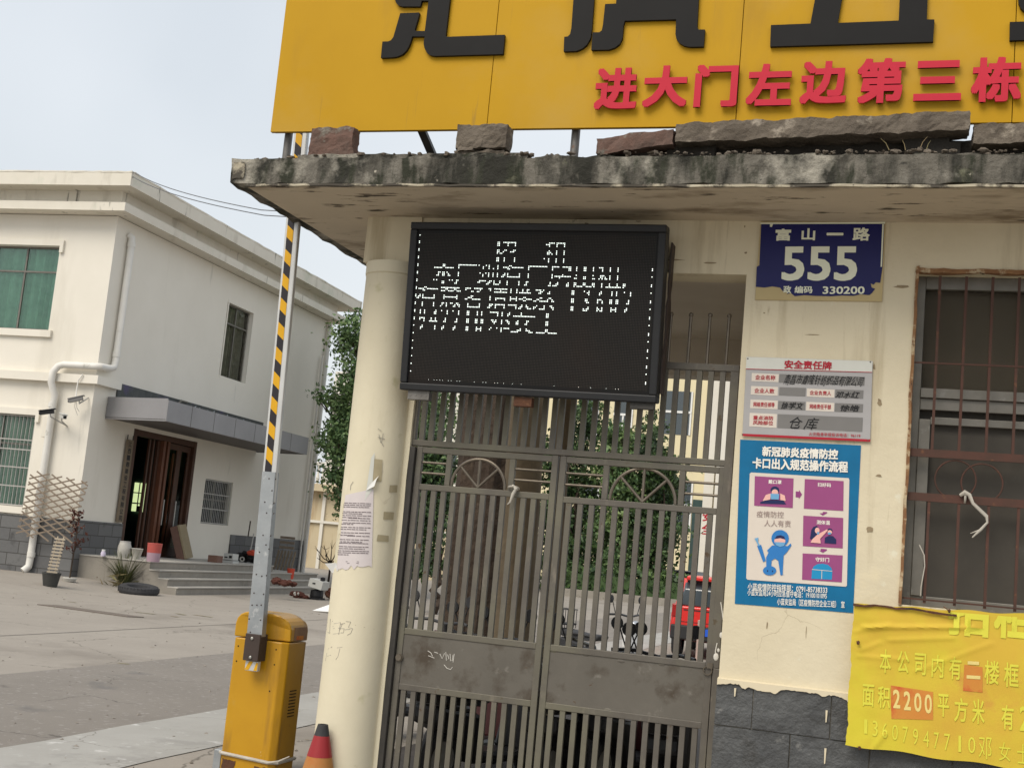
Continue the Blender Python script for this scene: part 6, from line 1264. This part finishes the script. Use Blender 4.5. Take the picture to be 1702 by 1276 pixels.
# ------------------------------------------------------------------ vehicles
def car(name, label, loc, rotz, paint, L_=4.1, W_=1.74, H_=1.62):
    """hatch-backed car, rear at local -y end nearest the viewer"""
    t = thing(name, label, 'car', loc); cs, sn = math.cos(rotz), math.sin(rotz); loc = Vector(loc)
    xf = lambda p: loc+Vector((p[0]*cs-p[1]*sn, p[0]*sn+p[1]*cs, p[2]))
    def loft(secs, name, m, parent=t, bev=.02):
        b = MB(xf); prev = None
        for y, P in secs:
            R_ = [b.v((x, y, z)) for x, z in P]
            if prev: 
                for k in range(len(R_)): b.f([prev[k], prev[(k+1) % len(R_)], R_[(k+1) % len(R_)], R_[k]])
            else: b.f(R_[::-1])
            prev = R_
        b.f(prev); return b.build(name, m, parent, sm=True, bevel=bev)
    w_ = W_/2
    def sec(wl, wu, zb, zm, zt): return [(-wl, zb), (-wl-.01, (zb+zm)/2), (-wl, zm), (-wu, zt), (wu, zt), (wl, zm), (wl+.01, (zb+zm)/2), (wl, zb)]
    body = loft([(0, sec(w_-.06, w_-.14, .45, .80, 1.00)), (.10, sec(w_, w_-.07, .40, .85, 1.02)), (1.0, sec(w_+.01, w_-.05, .28, .85, 1.0)), (3.0, sec(w_+.01, w_-.05, .28, .85, .99)), (3.7, sec(w_-.02, w_-.10, .32, .78, .93)), (L_, sec(w_-.18, w_-.28, .40, .66, .76))], 'body', M[paint])
    cabin = loft([(.06, [(-w_+.13, 1.02), (-w_+.24, 1.34), (w_-.24, 1.34), (w_-.13, 1.02)]), (.28, [(-w_+.10, 1.02), (-w_+.22, H_-.07), (w_-.22, H_-.07), (w_-.10, 1.02)]), (2.2, [(-w_+.10, 1.0), (-w_+.22, H_-.07), (w_-.22, H_-.07), (w_-.10, 1.0)]), (3.0, [(-w_+.13, .98), (-w_+.25, 1.02), (w_-.25, 1.02), (w_-.13, .98)])], 'cabin_glass', M['car_glass'])
    loft([(.02, [(-w_+.26, H_-.10), (-w_+.27, H_-.02), (w_-.27, H_-.02), (w_-.26, H_-.10)]), (.5, [(-w_+.22, H_-.09), (-w_+.26, H_), (w_-.26, H_), (w_-.22, H_-.09)]), (2.1, [(-w_+.22, H_-.09), (-w_+.26, H_), (w_-.26, H_), (w_-.22, H_-.09)]), (2.3, [(-w_+.24, H_-.12), (-w_+.3, H_-.07), (w_-.3, H_-.07), (w_-.24, H_-.12)])], 'roof', M[paint])
    b = MB(xf)
    for s in (-1, 1): b.bar((s*(w_-.12), .05, 1.02), (s*(w_-.23), .25, H_-.08), .09, .05, (0, 1, 0))
    b.build('pillar', M[paint], t)
    b = MB(xf); b.box(-w_+.02, w_-.02, -.07, .25, .36, .64); b.build('bumper', M['car_black'], t, bevel=.03)
    for s in (-1, 1):
        b = MB(xf); b.box(min(s*(w_-.02), s*(w_-.22)), max(s*(w_-.02), s*(w_-.22)), -.012, .12, .78, 1.04); b.build('tail_lamp', M['tail_red'], t, bevel=.02)
    b = MB(xf); b.box(-.22, .22, -.085, -.071, .46, .60); pl = b.build('number_plate', M['plate_car'], t)
    for s in (-1, 1):
        for y in (.75, 3.25):
            b = MB(xf); b.lathe([(.20, -.1), (.29, -.1), (.325, -.07), (.325, .07), (.29, .1), (.20, .1)], (s*(w_-.09), y, .325), 24, (1, 0, 0)); wh = b.build('wheel', M['rubber'], t, sm=True)
            b = MB(xf); b.lathe([(0, .08), (.06, .10), (.10, .07), (.19, .07), (.205, .09)], (s*(w_-.09), y, .325), 20, (s, 0, 0)); b.build('rim', M['alu'], wh, sm=True)
        b = MB(xf); b.box(min(s*(w_+.02), s*(w_+.2)), max(s*(w_+.02), s*(w_+.2)), 2.55, 2.68, .98, 1.12); b.build('mirror', M['car_black'], t, bevel=.03)
    b = MB(xf); b.box(-w_+.2, w_-.2, -.006, .05, .70, .71); b.box(-w_+.25, w_-.25, -.01, .05, .93, .95); b.build('tailgate_line', M['car_black'], t)
    b = MB(xf); b.bar((-.05, -.02, 1.08), (.32, -.0, 1.12), .02, .02); b.build('wiper', M['car_black'], t)
    return t
p = at(1124, 1065, 25.4); car('hatchback', 'bright red hatchback parked with its back to the gate', (p.x+.74, 25.3, 0), .04, 'car_red', 4.2, 1.74, 1.62)
p = at(1120, 985, 70); car('parked_suv', 'dark navy car parked far off beside the evergreen trees', (p.x+.35, 70, 0), -.25, 'car_navy', 4.4, 1.8, 1.7)
p = at(1162, 1060, 23.5); b = MB(); b.lathe([(.10, 0), (.10, .02), (.045, .04), (.045, .80), (.05, .82), (0, .84)], (p.x, 23.5, 0), 14)
tag(b.build('bollard', mat('pinkish_bollard', (.42,.31,.27), None, 1, .6), sm=True), 'pale pinkish bollard standing behind the red car', 'bollard')
def scooter(label, group):
    t = thing('electric_scooter', label, 'scooter', (0, 0, 0), group)
    b = MB(); b.prism([(-.78, -.13, .62), (-.30, -.13, .55), (-.22, -.13, .28), (.28, -.13, .26), (.34, -.13, .22), (.2, -.13, .18), (-.35, -.13, .20), (-.50, -.13, .38), (-.80, -.13, .50)], (0, .26, 0)); b.build('body', M['scooter_black'], t, bevel=.03)
    b = MB(); b.prism([(.28, -.17, .24), (.36, -.19, .60), (.34, -.15, .92), (.40, -.15, .94), (.47, -.19, .62), (.40, -.17, .24)], (0, .34, 0)); b.build('front_shield', M['scooter_white'], t, bevel=.03)
    b = MB(); b.prism([(-.80, -.12, .63), (-.30, -.14, .60), (-.12, -.11, .63), (-.10, -.10, .70), (-.40, -.14, .70), (-.82, -.12, .74)], (0, .26, 0)); b.build('seat', M['rubber'], t, bevel=.03)
    for x in (-.58, .58):
        b = MB(); b.torus((x, 0, .225), (0, 1, 0), .175, .05, 24, 8); wh = b.build('wheel', M['rubber'], t, sm=True)
        b = MB(); b.lathe([(0, -.03), (.14, -.025), (.14, .025), (0, .03)], (x, 0, .225), 16, (0, 1, 0)); b.build('rim', M['bar_steel'], wh)
    b = MB(); 
    for s in (-.06, .06): b.tube((.58, s, .225), (.42, s*.8, .66), .016)
    b.tube((.40, 0, .62), (.33, 0, 1.0), .022); b.build('fork', M['scooter_black'], t)
    b = MB(); b.path([(.22, -.36, 1.02), (.32, -.2, 1.03), (.34, 0, 1.0), (.32, .2, 1.03), (.22, .36, 1.02)], .015, 8); b.build('handlebar', M['scooter_black'], t)
    for s in (-1, 1):
        b = MB(); b.tube((.27, s*.25, 1.03), (.26, s*.32, 1.20), .006); b.lathe([(0, .012), (.05, .012), (.055, 0), (0, -.01)], (.25, s*.34, 1.23), 14, (-1, 0, 0)); b.build('mirror', M['rubber'], t)
    b = MB(); b.ball((.43, 0, .90), .075, (.7, 1, .8), 14, 10); b.build('headlight', M['chrome'], t, sm=True)
    b = MB(); b.box(-.95, -.72, -.15, .15, .78, .80)
    for i in range(7): b.tube((-1.02, -.16+.05*i, .74), (-1.02, -.16+.05*i, 1.0), .006, n=5); b.tube((-.72, -.16+.05*i, .74), (-.72, -.16+.05*i, 1.0), .006, n=5)
    for z in (.80, 1.0): b.path([(-1.02, -.16, z), (-.72, -.16, z), (-.72, .16, z), (-1.02, .16, z), (-1.02, -.16, z)], .007, 5)
    b.build('rear_basket', M['scooter_black'], t)
    return t
sc0 = scooter('white-shielded scooter with a rear basket, parked in the open yard behind the right gate leaf', 'scooters behind the gate')
def place(o, x, y, rz, label=None):
    o.location = (x, y, 0); o.rotation_euler = (0, 0, rz)
    if label: o['label'] = label
p = at(1010, 1085, 17.5); place(sc0, p.x, 17.5, math.radians(-25))
for x, y, rz, lab in ((-4.15, 11.0, 1.2, 'scooter parked behind the column, farther back than the row at the gate'), (-3.15, 9.6, 1.5, 'scooter parked nearest the column behind the lower left bars of the gate'), (-1.9, 9.9, 1.35, 'scooter squeezed between two others behind the lower right bars of the gate'), (-2.85, 9.2, 1.25, 'scooter parked just behind the lower left bars of the gate, by the column'), (-2.25, 9.5, 1.45, 'scooter parked behind the middle of the gate, between two others'), (-1.55, 9.25, 1.7, 'scooter parked just behind the lower right bars of the gate, by the wall'), (-4.6, 13.8, .35, 'scooter parked against the massive tree trunk behind the gate')):
    c = copy_tree(sc0); place(c, x, y, rz, lab)
    for ch in c.children:
        if ch.name.startswith(('front_shield', 'headlight')): ch.material_slots[0].link = 'OBJECT'; ch.material_slots[0].material = M['scooter_red'] if (y > 9.55 and ch.name.startswith('front')) else M['scooter_black']
